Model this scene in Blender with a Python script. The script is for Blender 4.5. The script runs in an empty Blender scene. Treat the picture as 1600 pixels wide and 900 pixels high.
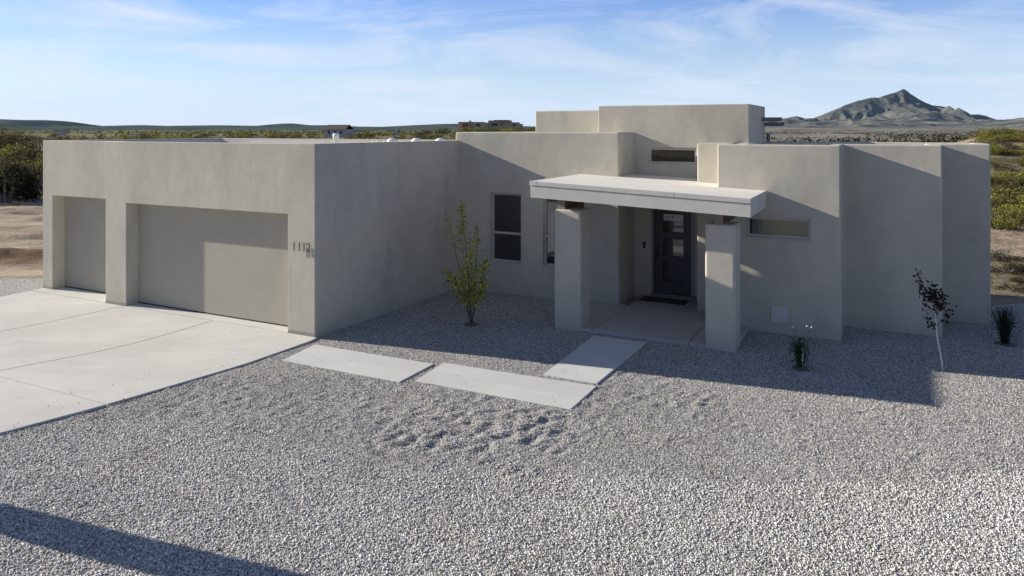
import bpy, bmesh, math, random
import numpy as np
from mathutils import Vector, Matrix

R = math.radians
C = bpy.context.scene.collection
rng = random.Random(7)

# ------------------------------------------------------------------ frame of the place
EYE = 4.1                                   # height of the drone above the yard
YAW = R(26.86)                              # the house front is turned this far from the view direction
cY, sY = math.cos(YAW), math.sin(YAW)
OX, OY = -3.85, 14.4375                     # front right corner of the garage


def hw(u, v):
    """house plan (u along the front, v into the depth) -> world x, y"""
    return (OX + cY * u + sY * v, OY - sY * u + cY * v)


def wh(x, y):
    dx, dy = x - OX, y - OY
    return (cY * dx - sY * dy, sY * dx + cY * dy)


# ------------------------------------------------------------------ node helpers
def new_mat(name):
    m = bpy.data.materials.new(name)
    m.use_nodes = True
    nt = m.node_tree
    b = nt.nodes['Principled BSDF']
    return m, nt, b


def N(nt, kind, **kw):
    n = nt.nodes.new(kind)
    for k, v in kw.items():
        if k in n.inputs:
            n.inputs[k].default_value = v
        else:
            setattr(n, k, v)
    return n


def L(nt, a, b):
    nt.links.new(a, b)


def ramp(nt, fac, stops, interp='LINEAR'):
    r = nt.nodes.new('ShaderNodeValToRGB')
    r.color_ramp.interpolation = interp
    e = r.color_ramp.elements
    while len(e) < len(stops):
        e.new(0.5)
    for i, (p, c) in enumerate(stops):
        e[i].position = p
        e[i].color = (*c, 1) if len(c) == 3 else c
    if fac is not None:
        L(nt, fac, r.inputs['Fac'])
    return r.outputs['Color']


def mixc(nt, fac, a, b, mode='MIX'):
    m = nt.nodes.new('ShaderNodeMix')
    m.data_type = 'RGBA'
    m.blend_type = mode
    for sock, val in ((m.inputs[0], fac), (m.inputs[6], a), (m.inputs[7], b)):
        if hasattr(val, 'is_linked'):
            L(nt, val, sock)
        elif isinstance(val, (int, float)):
            sock.default_value = val
        else:
            sock.default_value = (*val, 1)
    return m.outputs[2]


def coords(nt, scale=(1, 1, 1), kind='Object'):
    tc = nt.nodes.new('ShaderNodeTexCoord')
    mp = nt.nodes.new('ShaderNodeMapping')
    mp.inputs['Scale'].default_value = scale
    L(nt, tc.outputs[kind], mp.inputs['Vector'])
    return mp.outputs['Vector']


def noise(nt, vec, scale, detail=4, rough=0.55, out='Fac'):
    n = N(nt, 'ShaderNodeTexNoise', Scale=scale, Detail=detail, Roughness=rough)
    L(nt, vec, n.inputs['Vector'])
    return n.outputs[out]


def bump(nt, b, height, strength, dist):
    bp = N(nt, 'ShaderNodeBump', Strength=strength, Distance=dist)
    L(nt, height, bp.inputs['Height'])
    L(nt, bp.outputs['Normal'], b.inputs['Normal'])
    return bp


def sc(c, k):
    return tuple(min(1, x * k) for x in c)


def mat_stucco(name, col, var=0.15, grain=0.35):
    m, nt, b = new_mat(name)
    v = coords(nt)
    vs = coords(nt, (1, 1, 0.45))
    n1 = noise(nt, vs, 0.9, 5, 0.6)
    n2 = noise(nt, v, 3.1, 4, 0.6)
    n3 = noise(nt, v, 70, 3, 0.7)
    c1 = ramp(nt, n1, [(0.30, sc(col, 1 - var)), (0.5, col), (0.72, (min(1, col[0] * (1 + var * .8)), min(1, col[1] * (1 + var * .7)), min(1, col[2] * (1 + var * .5))))])
    c2 = mixc(nt, 0.5, c1, ramp(nt, n2, [(0.3, (0.84, 0.84, 0.85)), (0.62, (1, 1, 1))]), 'MULTIPLY')
    c3 = mixc(nt, 0.45, c2, ramp(nt, n3, [(0.25, (0.72, 0.72, 0.72)), (0.6, (1, 1, 1))]), 'MULTIPLY')
    # faint splash staining near the ground and streaks below the parapet
    sep = nt.nodes.new('ShaderNodeSeparateXYZ')
    tc = nt.nodes.new('ShaderNodeTexCoord')
    L(nt, tc.outputs['Object'], sep.inputs[0])
    low = N(nt, 'ShaderNodeMapRange', **{'From Min': 0.0, 'From Max': 0.38, 'To Min': 0.35, 'To Max': 0.0})
    L(nt, sep.outputs['Z'], low.inputs['Value'])
    c4 = mixc(nt, low.outputs[0], c3, sc(col, 0.6))
    L(nt, c4, b.inputs['Base Color'])
    b.inputs['Roughness'].default_value = 0.92
    b.inputs['Specular IOR Level'].default_value = 0.2
    h = N(nt, 'ShaderNodeMath', operation='MULTIPLY_ADD')
    L(nt, noise(nt, v, 110, 3, 0.7), h.inputs[0])
    h.inputs[1].default_value = 0.35
    L(nt, noise(nt, v, 4.5, 4, 0.5), h.inputs[2])
    bump(nt, b, h.outputs[0], grain, 0.012)
    return m


def mat_plain(name, col, rough=0.6, metal=0.0, var=0.08, scale=8.0, bumpd=0.0, spec=0.5):
    m, nt, b = new_mat(name)
    v = coords(nt)
    n1 = noise(nt, v, scale, 5, 0.6)
    L(nt, ramp(nt, n1, [(0.3, sc(col, 1 - var)), (0.7, sc(col, 1 + var))]), b.inputs['Base Color'])
    b.inputs['Roughness'].default_value = rough
    b.inputs['Metallic'].default_value = metal
    b.inputs['Specular IOR Level'].default_value = spec
    if bumpd:
        bump(nt, b, noise(nt, v, scale * 4, 4), 0.4, bumpd)
    return m


def mat_concrete(name, col, var=0.12):
    m, nt, b = new_mat(name)
    v = coords(nt)
    n1 = noise(nt, v, 0.55, 6, 0.6)
    n2 = noise(nt, coords(nt, (0.5, 2.6, 1)), 1.6, 5, 0.65)
    n3 = noise(nt, v, 60, 3, 0.7)
    c = ramp(nt, n1, [(0.3, sc(col, 1 - var)), (0.52, col), (0.75, sc(col, 1 + var * .7))])
    c = mixc(nt, 0.6, c, ramp(nt, n2, [(0.3, (0.86, 0.86, 0.88)), (0.65, (1, 1, 1))]), 'MULTIPLY')
    c = mixc(nt, 0.4, c, ramp(nt, n3, [(0.3, (0.75, 0.75, 0.75)), (0.6, (1, 1, 1))]), 'MULTIPLY')
    n4 = noise(nt, v, 2.3, 6, 0.7)
    c = mixc(nt, 0.5, c, ramp(nt, n4, [(0.24, (0.70, 0.69, 0.68)), (0.42, (1, 1, 1))]), 'MULTIPLY')
    L(nt, c, b.inputs['Base Color'])
    b.inputs['Roughness'].default_value = 0.85
    b.inputs['Specular IOR Level'].default_value = 0.3
    bump(nt, b, n3, 0.25, 0.004)
    return m


def mat_glass(name):
    m = bpy.data.materials.new(name)
    m.use_nodes = True
    nt = m.node_tree
    nt.nodes.clear()
    out = nt.nodes.new('ShaderNodeOutputMaterial')
    tr = N(nt, 'ShaderNodeBsdfTransparent', Color=(0.80, 0.84, 0.83, 1))
    gl = N(nt, 'ShaderNodeBsdfGlossy', Roughness=0.02, Color=(0.9, 0.95, 1, 1))
    fr = N(nt, 'ShaderNodeFresnel', IOR=2.1)
    # slightly wavy panes
    bp = N(nt, 'ShaderNodeBump', Strength=0.05, Distance=0.02)
    L(nt, noise(nt, coords(nt), 1.8, 2), bp.inputs['Height'])
    L(nt, bp.outputs['Normal'], gl.inputs['Normal'])
    mx = nt.nodes.new('ShaderNodeMixShader')
    L(nt, fr.outputs[0], mx.inputs[0])
    L(nt, tr.outputs[0], mx.inputs[1])
    L(nt, gl.outputs[0], mx.inputs[2])
    L(nt, mx.outputs[0], out.inputs['Surface'])
    return m


def mat_foliage(name, dark, mid, light, transl=0.25, rnd=0.25):
    """leaf colour follows the 'tone' attribute of each leaf and differs a little from plant to plant"""
    m, nt, b = new_mat(name)
    at = N(nt, 'ShaderNodeAttribute', attribute_name='tone')
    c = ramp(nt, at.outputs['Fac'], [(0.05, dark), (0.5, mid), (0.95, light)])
    oi = nt.nodes.new('ShaderNodeObjectInfo')
    hs = N(nt, 'ShaderNodeHueSaturation')
    mr = N(nt, 'ShaderNodeMapRange', **{'To Min': 1 - rnd, 'To Max': 1 + rnd})
    L(nt, oi.outputs['Random'], mr.inputs['Value'])
    L(nt, mr.outputs[0], hs.inputs['Value'])
    L(nt, c, hs.inputs['Color'])
    L(nt, hs.outputs['Color'], b.inputs['Base Color'])
    b.inputs['Roughness'].default_value = 0.75
    b.inputs['Specular IOR Level'].default_value = 0.15
    tl = nt.nodes.new('ShaderNodeBsdfTranslucent')
    L(nt, hs.outputs['Color'], tl.inputs['Color'])
    mx = N(nt, 'ShaderNodeMixShader', Fac=transl)
    out = nt.nodes['Material Output']
    L(nt, b.outputs[0], mx.inputs[1])
    L(nt, tl.outputs[0], mx.inputs[2])
    L(nt, mx.outputs[0], out.inputs['Surface'])
    return m


# ------------------------------------------------------------------ materials
STUCCO = (0.600, 0.565, 0.475)
M = {}
M['stucco'] = mat_stucco('stucco', STUCCO)
M['stucco_column'] = mat_stucco('stucco_column', sc(STUCCO, 1.02), 0.06)
M['fascia'] = mat_stucco('fascia_paint', (0.71, 0.69, 0.63), 0.05, 0.12)
M['canopy_top'] = mat_concrete('canopy_membrane', (0.93, 0.89, 0.79), 0.05)
M['roof'] = mat_concrete('roof_membrane', (0.72, 0.69, 0.64), 0.08)
M['footing'] = mat_concrete('footing', (0.34, 0.33, 0.31))
M['door_taupe'] = mat_plain('garage_door_paint', (0.40, 0.37, 0.305), 0.65, 0, 0.05, 2.0)
M['seal'] = mat_plain('rubber_seal', (0.03, 0.03, 0.03), 0.8)
M['frame'] = mat_plain('window_frame', (0.52, 0.50, 0.46), 0.5, 0, 0.03)
M['jamb'] = mat_plain('door_jamb', (0.30, 0.29, 0.275), 0.6, 0, 0.05)
M['glass'] = mat_glass('glass')
M['front_door'] = mat_plain('front_door_paint', (0.055, 0.057, 0.062), 0.45, 0, 0.08)
M['interior'] = mat_plain('interior_paint', (0.42, 0.42, 0.40), 0.9)
M['interior_dark'] = mat_plain('interior_dark', (0.035, 0.037, 0.04), 0.8)
M['shade'] = mat_plain('roller_shade', (0.70, 0.70, 0.58), 0.9, 0, 0.04)
M['wood'] = mat_plain('weathered_beam', (0.17, 0.105, 0.065), 0.8, 0, 0.3, 10)
M['beam_end'] = mat_plain('beam_end_grain', (0.27, 0.23, 0.20), 0.85, 0, 0.15, 20)
M['metal_dark'] = mat_plain('dark_metal', (0.055, 0.052, 0.048), 0.45, 0.7)
M['metal_bronze'] = mat_plain('bronze_metal', (0.15, 0.12, 0.095), 0.5, 0.5)
M['galv'] = mat_plain('galvanised_metal', (0.20, 0.21, 0.22), 0.5, 0.6)
M['white'] = mat_plain('white_plastic', (0.80, 0.79, 0.75), 0.5, 0, 0.04)
M['ink'] = mat_plain('ink', (0.08, 0.08, 0.08), 0.8)
M['black'] = mat_plain('black_plastic', (0.015, 0.015, 0.016), 0.4)
M['panel'] = mat_stucco('panel_paint', (0.66, 0.65, 0.63), 0.03, 0.08)
M['concrete'] = mat_concrete('driveway_concrete', (0.70, 0.69, 0.635), 0.12)
M['paver'] = mat_concrete('paver_concrete', (0.69, 0.69, 0.655), 0.09)
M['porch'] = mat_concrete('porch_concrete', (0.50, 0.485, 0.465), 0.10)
M['mat'] = mat_plain('door_mat', (0.06, 0.06, 0.062), 0.95, 0, 0.3, 40, 0.004)
M['soil'] = mat_plain('joint_soil', (0.12, 0.11, 0.10), 0.95, 0, 0.3, 20)
M['bark'] = mat_plain('bark', (0.10, 0.075, 0.055), 0.9, 0, 0.3, 30, 0.003)
M['bark_white'] = mat_plain('white_painted_trunk', (0.72, 0.70, 0.68), 0.8, 0, 0.12, 25, 0.002)
M['bark_grey'] = mat_plain('grey_bark', (0.20, 0.18, 0.17), 0.9, 0, 0.25, 25)
M['stake_tag'] = mat_plain('nursery_tag', (0.55, 0.62, 0.55), 0.5)
M['petal'] = mat_plain('pale_petals', (0.80, 0.78, 0.70), 0.7, 0, 0.06)
M['leaf_sapling'] = mat_foliage('leaf_yellow_green', (0.12, 0.13, 0.025), (0.36, 0.36, 0.05), (0.78, 0.66, 0.06), 0.35, 0.0)
M['leaf_purple'] = mat_foliage('leaf_dark_purple', (0.010, 0.009, 0.010), (0.040, 0.028, 0.028), (0.10, 0.066, 0.062), 0.15, 0.0)
M['leaf_rush'] = mat_foliage('leaf_dark_green', (0.012, 0.030, 0.012), (0.03, 0.062, 0.022), (0.075, 0.12, 0.05), 0.2, 0.0)
M['leaf_rush_dull'] = mat_foliage('leaf_dull_green', (0.010, 0.020, 0.012), (0.025, 0.042, 0.026), (0.05, 0.075, 0.045), 0.2, 0.0)
M['leaf_olive'] = mat_foliage('leaf_olive', (0.045, 0.045, 0.018), (0.13, 0.125, 0.045), (0.27, 0.24, 0.09))
M['leaf_yellow'] = mat_foliage('leaf_sunny', (0.08, 0.09, 0.02), (0.25, 0.25, 0.05), (0.48, 0.44, 0.11))
M['leaf_green'] = mat_foliage('leaf_green', (0.032, 0.045, 0.013), (0.11, 0.14, 0.035), (0.24, 0.26, 0.08))
M['leaf_dark'] = mat_foliage('leaf_dark', (0.014, 0.013, 0.008), (0.055, 0.05, 0.026), (0.15, 0.125, 0.06))
M['leaf_brown'] = mat_foliage('leaf_brown', (0.05, 0.035, 0.018), (0.14, 0.10, 0.05), (0.26, 0.19, 0.10))
M['adobe'] = mat_plain('far_adobe', (0.56, 0.45, 0.32), 0.9, 0, 0.15, 0.3)
M['adobe_dark'] = mat_plain('far_adobe_dark', (0.17, 0.14, 0.11), 0.9, 0, 0.15, 0.3)
M['rooftile'] = mat_plain('far_roof_tile', (0.10, 0.065, 0.055), 0.9, 0, 0.2, 0.8)
M['far_white'] = mat_plain('far_white_wall', (0.52, 0.50, 0.50), 0.9, 0, 0.05)
M['far_window'] = mat_plain('far_window', (0.03, 0.035, 0.04), 0.2)
M['red_awning'] = mat_plain('far_red_wall', (0.30, 0.10, 0.06), 0.9)


# ------------------------------------------------------------------ mesh helpers
class MB:
    def __init__(s):
        s.v, s.f, s.m = [], [], []

    def add(s, vs, fs, mi=0):
        o = len(s.v)
        s.v += [tuple(p) for p in vs]
        s.f += [tuple(i + o for i in f) for f in fs]
        s.m += [mi] * len(fs)
        return s

    def box(s, x0, x1, y0, y1, z0, z1, mi=0):
        return s.add([(x0, y0, z0), (x1, y0, z0), (x1, y1, z0), (x0, y1, z0), (x0, y0, z1), (x1, y0, z1), (x1, y1, z1), (x0, y1, z1)],
                     [(3, 2, 1, 0), (4, 5, 6, 7), (0, 1, 5, 4), (1, 2, 6, 5), (2, 3, 7, 6), (3, 0, 4, 7)], mi)

    def prism(s, poly, z0, z1, mi=0):
        """poly counter-clockwise; z0 / z1 numbers or functions of (x, y)"""
        f0 = z0 if callable(z0) else (lambda x, y: z0)
        f1 = z1 if callable(z1) else (lambda x, y: z1)
        n = len(poly)
        vs = [(x, y, f0(x, y)) for x, y in poly] + [(x, y, f1(x, y)) for x, y in poly]
        fs = [tuple(range(n - 1, -1, -1)), tuple(range(n, 2 * n))]
        fs += [(i, (i + 1) % n, (i + 1) % n + n, i + n) for i in range(n)]
        return s.add(vs, fs, mi)

    def tube(s, path, radii, n=6, mi=0, cap=True):
        pts = [Vector(p) for p in path]
        o = len(s.v)
        for i, p in enumerate(pts):
            d = (pts[min(i + 1, len(pts) - 1)] - pts[max(i - 1, 0)]).normalized()
            a = d.orthogonal().normalized()
            b = d.cross(a)
            r = radii[i] if hasattr(radii, '__len__') else radii
            for k in range(n):
                t = 2 * math.pi * k / n
                s.v.append(tuple(p + a * (r * math.cos(t)) + b * (r * math.sin(t))))
        for i in range(len(pts) - 1):
            for k in range(n):
                s.f.append((o + i * n + k, o + i * n + (k + 1) % n, o + (i + 1) * n + (k + 1) % n, o + (i + 1) * n + k))
                s.m.append(mi)
        if cap:
            s.f.append(tuple(o + k for k in range(n - 1, -1, -1)))
            s.f.append(tuple(o + (len(pts) - 1) * n + k for k in range(n)))
            s.m += [mi, mi]
        return s

    def lathe(s, prof, cx, cy, n=12, mi=0):
        o = len(s.v)
        for r, z in prof:
            for k in range(n):
                t = 2 * math.pi * k / n
                s.v.append((cx + r * math.cos(t), cy + r * math.sin(t), z))
        for i in range(len(prof) - 1):
            for k in range(n):
                s.f.append((o + i * n + k, o + i * n + (k + 1) % n, o + (i + 1) * n + (k + 1) % n, o + (i + 1) * n + k))
                s.m.append(mi)
        s.f.append(tuple(o + (len(prof) - 1) * n + k for k in range(n)))
        s.m.append(mi)
        return s

    def build(s, name, mats, parent=None, bevel=0, seg=2, smooth=False):
        me = bpy.data.meshes.new(name)
        me.from_pydata(s.v, [], s.f)
        mats = mats if isinstance(mats, (list, tuple)) else [mats]
        for m in mats:
            me.materials.append(m)
        if len(mats) > 1:
            me.polygons.foreach_set('material_index', s.m)
        if bevel:
            bm = bmesh.new()
            bm.from_mesh(me)
            bevel_sharp(bm, bevel, seg)
            bm.to_mesh(me)
            bm.free()
        if smooth:
            me.polygons.foreach_set('use_smooth', [True] * len(me.polygons))
        me.update()
        return link(bpy.data.objects.new(name, me), parent)


def bevel_sharp(bm, width, seg):
    bmesh.ops.remove_doubles(bm, verts=bm.verts, dist=1e-4)
    es = [e for e in bm.edges if len(e.link_faces) == 2 and e.calc_face_angle(0) > R(28)]
    if es:
        bmesh.ops.bevel(bm, geom=es, offset=width, offset_type='OFFSET', segments=seg, profile=0.5, affect='EDGES', clamp_overlap=True)


def link(o, parent=None):
    C.objects.link(o)
    if parent is not None:
        o.parent = parent
    return o


def tag(o, label=None, cat=None, group=None, kind=None):
    for k, v in (('label', label), ('category', cat), ('group', group), ('kind', kind)):
        if v:
            o[k] = v
    return o


def empty(name, loc=(0, 0, 0), rz=0.0):
    o = bpy.data.objects.new(name, None)
    o.location = loc
    o.rotation_euler = (0, 0, rz)
    o.empty_display_size = 0.2
    return link(o)


def mesh_np(name, verts, faces, mat, parent=None, tone=None, smooth=False, n=4):
    """fast mesh from numpy arrays, all faces with n corners"""
    me = bpy.data.meshes.new(name)
    me.vertices.add(len(verts))
    me.vertices.foreach_set('co', np.asarray(verts, np.float32).ravel())
    nf = len(faces)
    me.loops.add(nf * n)
    me.loops.foreach_set('vertex_index', np.asarray(faces, np.int32).ravel())
    me.polygons.add(nf)
    me.polygons.foreach_set('loop_start', np.arange(0, nf * n, n, dtype=np.int32))
    me.polygons.foreach_set('loop_total', np.full(nf, n, np.int32))
    me.update(calc_edges=True)
    me.validate()
    if smooth:
        me.polygons.foreach_set('use_smooth', np.ones(nf, bool))
    if tone is not None:
        a = me.attributes.new('tone', 'FLOAT', 'POINT')
        a.data.foreach_set('value', np.asarray(tone, np.float32))
    me.materials.append(mat)
    return link(bpy.data.objects.new(name, me), parent)


def solid_walls(name, prisms, cuts, mat, parent, bevel=0.035):
    """closed stucco volume(s) with openings, roof wells and rooms cut out, edges softly rounded"""
    mb = MB()
    for poly, h in prisms:
        mb.prism(poly, -0.25, h)
    o = mb.build(name, mat)
    tmp = []
    for c in cuts:
        k = MB()
        if c[0] == 'box':
            k.box(*c[1:])
        else:
            k.prism(c[1], c[2], c[3])
        q = k.build('cut', mat)
        tmp.append(q)
        md = o.modifiers.new('cut', 'BOOLEAN')
        md.operation = 'DIFFERENCE'
        md.solver = 'EXACT'
        md.object = q
    dg = bpy.context.evaluated_depsgraph_get()
    me = bpy.data.meshes.new_from_object(o.evaluated_get(dg))
    o.modifiers.clear()
    for q in tmp:
        d = q.data
        bpy.data.objects.remove(q)
        bpy.data.meshes.remove(d)
    bm = bmesh.new()
    bm.from_mesh(me)
    bmesh.ops.dissolve_limit(bm, angle_limit=R(1), verts=bm.verts, edges=bm.edges)
    bevel_sharp(bm, bevel, 3)
    bm.to_mesh(me)
    bm.free()
    old = o.data
    o.data = me
    bpy.data.meshes.remove(old)
    me.name = name
    o.parent = parent
    return o


def inset(poly, d):
    """inward offset of a counter-clockwise rectilinear-ish polygon"""
    n = len(poly)
    out = []
    for i in range(n):
        p0, p1, p2 = Vector(poly[i - 1]), Vector(poly[i]), Vector(poly[(i + 1) % n])
        a, b = (p1 - p0).normalized(), (p2 - p1).normalized()
        na, nb = Vector((-a.y, a.x)), Vector((-b.y, b.x))
        k = (na + nb)
        k = k / max(0.2, k.dot(na))
        out.append(tuple(p1 + k * d))
    return out


NOISE_T = {}


def vnoise(x, y, seed, scale):
    """smooth value noise on numpy arrays, range 0..1"""
    if seed not in NOISE_T:
        NOISE_T[seed] = np.random.RandomState(seed).rand(256, 256)
    T = NOISE_T[seed]
    X, Y = x / scale, y / scale
    xi, yi = np.floor(X).astype(int), np.floor(Y).astype(int)
    fx, fy = X - xi, Y - yi
    fx, fy = fx * fx * (3 - 2 * fx), fy * fy * (3 - 2 * fy)
    g = lambda a, b: T[a & 255, b & 255]
    return (g(xi, yi) * (1 - fx) + g(xi + 1, yi) * fx) * (1 - fy) + (g(xi, yi + 1) * (1 - fx) + g(xi + 1, yi + 1) * fx) * fy


def fbm(x, y, seed, scale, octv=4, gain=0.5):
    s, a, t = 0, 1, 0
    for k in range(octv):
        s = s + a * vnoise(x, y, seed + k * 13, scale / 2 ** k)
        t += a
        a *= gain
    return s / t


def grid_faces(nx, ny):
    i = np.arange(nx - 1)[None, :] + np.arange(ny - 1)[:, None] * nx
    return np.stack([i, i + 1, i + nx + 1, i + nx], -1).reshape(-1, 4)


# ------------------------------------------------------------------ world, sun, camera
SUN_DIR_HOUSE = Vector((-1.0, -0.140, 0.358)).normalized()      # towards the sun, in house axes
sx = cY * SUN_DIR_HOUSE.x + sY * SUN_DIR_HOUSE.y
sy = -sY * SUN_DIR_HOUSE.x + cY * SUN_DIR_HOUSE.y
SUN = Vector((sx, sy, SUN_DIR_HOUSE.z))
SUN_EL = math.asin(SUN.z)
SUN_AZ = math.atan2(SUN.x, SUN.y)                               # clockwise from +Y

scn = bpy.context.scene
w = bpy.data.worlds.new('World')
scn.world = w
w.use_nodes = True
nt = w.node_tree
bg = nt.nodes['Background']
sky = nt.nodes.new('ShaderNodeTexSky')
sky.sky_type = 'NISHITA'
sky.sun_disc = False
sky.sun_elevation = SUN_EL
sky.sun_rotation = SUN_AZ
sky.altitude = 1300
sky.air_density = 1.0
sky.dust_density = 0.4
sky.ozone_density = 1.5
tc = nt.nodes.new('ShaderNodeTexCoord')
sep = nt.nodes.new('ShaderNodeSeparateXYZ')
L(nt, tc.outputs['Generated'], sep.inputs[0])
# wispy high cloud: noise on a plane far overhead
zz = N(nt, 'ShaderNodeMath', operation='MAXIMUM')
L(nt, sep.outputs['Z'], zz.inputs[0])
zz.inputs[1].default_value = 0.0
za = N(nt, 'ShaderNodeMath', operation='ADD')
L(nt, zz.outputs[0], za.inputs[0])
za.inputs[1].default_value = 0.15
dv = []
for ax in 'XY':
    d = N(nt, 'ShaderNodeMath', operation='DIVIDE')
    L(nt, sep.outputs[ax], d.inputs[0])
    L(nt, za.outputs[0], d.inputs[1])
    dv.append(d)
cmb = nt.nodes.new('ShaderNodeCombineXYZ')
L(nt, dv[0].outputs[0], cmb.inputs[0])
L(nt, dv[1].outputs[0], cmb.inputs[1])
mp = nt.nodes.new('ShaderNodeMapping')
mp.inputs['Rotation'].default_value = (0, 0, R(24))
mp.inputs['Scale'].default_value = (0.75, 1.0, 1)
mp.inputs['Location'].default_value = (1.7, 0.35, 0)
L(nt, cmb.outputs[0], mp.inputs['Vector'])
cn = N(nt, 'ShaderNodeTexNoise', Scale=1.15, Detail=8, Roughness=0.60, Distortion=0.9)
L(nt, mp.outputs[0], cn.inputs['Vector'])
cl = ramp(nt, cn.outputs['Fac'], [(0.44, (0, 0, 0)), (0.60, (0.45, 0.45, 0.45)), (0.78, (0.9, 0.9, 0.9))])
SKY_K = 0.125
# a touch deeper blue upwards, pale at the horizon as in hazy desert air
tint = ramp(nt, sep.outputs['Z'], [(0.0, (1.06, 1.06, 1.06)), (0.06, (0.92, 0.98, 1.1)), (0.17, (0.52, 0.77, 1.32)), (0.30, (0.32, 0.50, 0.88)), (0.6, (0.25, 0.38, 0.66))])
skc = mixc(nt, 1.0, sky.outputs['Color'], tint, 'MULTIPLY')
pale = ramp(nt, sep.outputs['Z'], [(0.0, (0.9, 0.9, 0.9)), (0.03, (0.85, 0.85, 0.85)), (0.085, (0.52, 0.52, 0.52)), (0.19, (0.12, 0.12, 0.12)), (0.3, (0, 0, 0))])
hazec = mixc(nt, pale, skc, tuple(x / SKY_K for x in (0.62, 0.775, 1.0)))
cloudc = mixc(nt, cl, hazec, tuple(x / SKY_K for x in (0.78, 0.85, 0.98)))
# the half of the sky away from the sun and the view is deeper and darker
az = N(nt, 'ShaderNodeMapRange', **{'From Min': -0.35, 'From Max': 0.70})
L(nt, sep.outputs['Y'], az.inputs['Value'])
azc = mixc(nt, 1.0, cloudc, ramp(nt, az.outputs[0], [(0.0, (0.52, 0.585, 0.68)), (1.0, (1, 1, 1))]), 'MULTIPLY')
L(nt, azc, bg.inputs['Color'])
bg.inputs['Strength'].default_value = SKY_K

sun = bpy.data.lights.new('sun', 'SUN')
sun.energy = 7.3
sun.angle = R(0.5)
sun.color = (1.0, 0.93, 0.81)
so = link(bpy.data.objects.new('sun', sun))
so.rotation_euler = SUN.to_track_quat('Z', 'Y').to_euler()

cam = bpy.data.cameras.new('camera')
cam.lens = 1155 / 1600 * 36
cam.sensor_width = 36
cam.shift_y = -(450 - 202) / 1600
cam.clip_start = 0.1
cam.clip_end = 40000
co = link(bpy.data.objects.new('camera', cam))
co.location = (0, 0, EYE)
co.rotation_euler = (R(90), 0, 0)
scn.camera = co
scn.view_settings.view_transform = 'Standard'
scn.view_settings.look = 'None'
scn.view_settings.exposure = 0
scn.view_settings.gamma = 1

# ------------------------------------------------------------------ terrain
def terrain_h(x, y):
    h = 0.9 * (fbm(x, y, 3, 60, 3) - 0.5) * np.clip((np.hypot(x, y - 15) - 32) / 40, 0, 1)
    h = h - 0.10
    # rising scrubby slope to the right behind the house
    t = np.clip((y - 27) / 60, 0, 1)
    side = np.clip((x - 13) / 14, 0, 1) * np.clip((x / np.maximum(y, 1) - 0.50) / 0.14, 0, 1)
    h = h + 3.5 * t * t * (3 - 2 * t) * side * np.clip(1 - (y - 100) / 120, 0, 1)
    # knoll that carries the adobe house
    h = h + 3.2 * np.exp(-(((x + 7) / 42) ** 2 + ((y - 262) / 40) ** 2))
    h = h + 10 * (fbm(x, y, 21, 900, 3) - 0.5) * np.clip((np.hypot(x, y) - 700) / 1500, 0, 1)
    h = h + 8 * np.clip((y - 230) / 2600, 0, 1) * np.clip((x / np.maximum(y, 1) - 0.2) / 0.12, 0, 1) * (0.25 + 1.5 * fbm(x, y * 0.8, 27, 300, 5))
    return h


def dirt_h(x, y):
    n = fbm(x, y, 41, 1.6, 3)
    ridges = 0.05 * np.sin((y - 0.08 * x) * 8.5 + 4 * fbm(x, y, 48, 3, 2)) * np.clip(fbm(x, y, 50, 3, 2) * 2 - 0.6, 0, 1) + 0.13 * np.sin((y + 0.12 * x) * 3.4 + 3 * fbm(x, y, 43, 5, 2)) * np.clip(fbm(x, y, 44, 4, 2) * 2 - 0.5, 0, 1)
    berm = 0.40 * np.exp(-((y - 22.6 - 0.03 * (x + 16)) / 0.75) ** 2) * (0.45 + 0.9 * fbm(x, y, 47, 1.3, 4))
    return 0.14 * (n - 0.5) + ridges + berm


NT = 420
t = np.linspace(-1, 1, NT)
ax_ = 9000 * np.sinh(8.2 * t) / math.sinh(8.2)
X, Y = np.meshgrid(ax_, ax_ + 20)
Z = terrain_h(X, Y)
mt, nt, b = new_mat('desert_ground')
geo = nt.nodes.new('ShaderNodeNewGeometry')
pos = geo.outputs['Position']
n1 = noise(nt, pos, 0.05, 6, 0.6)
n2 = noise(nt, pos, 0.9, 6, 0.65)
n3 = noise(nt, pos, 0.012, 5, 0.6)
sand = ramp(nt, n2, [(0.3, (0.23, 0.165, 0.115)), (0.55, (0.40, 0.31, 0.225)), (0.75, (0.50, 0.41, 0.32))])
scrub = ramp(nt, n2, [(0.32, (0.055, 0.055, 0.028)), (0.55, (0.14, 0.125, 0.06)), (0.75, (0.27, 0.22, 0.13))])
c = mixc(nt, ramp(nt, n1, [(0.42, (0, 0, 0)), (0.58, (1, 1, 1))]), sand, scrub)
far = nt.nodes.new('ShaderNodeVectorMath')
far.operation = 'LENGTH'
L(nt, pos, far.inputs[0])
fr = N(nt, 'ShaderNodeMapRange', **{'From Min': 60.0, 'From Max': 400.0})
L(nt, far.outputs['Value'], fr.inputs['Value'])
farc = ramp(nt, n3, [(0.35, (0.060, 0.075, 0.040)), (0.5, (0.12, 0.13, 0.06)), (0.58, (0.33, 0.27, 0.19)), (0.68, (0.10, 0.115, 0.06))])
sx_n = nt.nodes.new('ShaderNodeSeparateXYZ')
L(nt, pos, sx_n.inputs[0])
rt = N(nt, 'ShaderNodeMapRange', **{'From Min': 20.0, 'From Max': 120.0})
L(nt, sx_n.outputs['X'], rt.inputs['Value'])
tan = ramp(nt, noise(nt, pos, 0.011, 8, 0.75), [(0.40, (0.075, 0.080, 0.068)), (0.50, (0.24, 0.23, 0.195)), (0.65, (0.36, 0.335, 0.285))])
farc = mixc(nt, rt.outputs[0], farc, tan)
c = mixc(nt, fr.outputs[0], c, farc)
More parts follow.
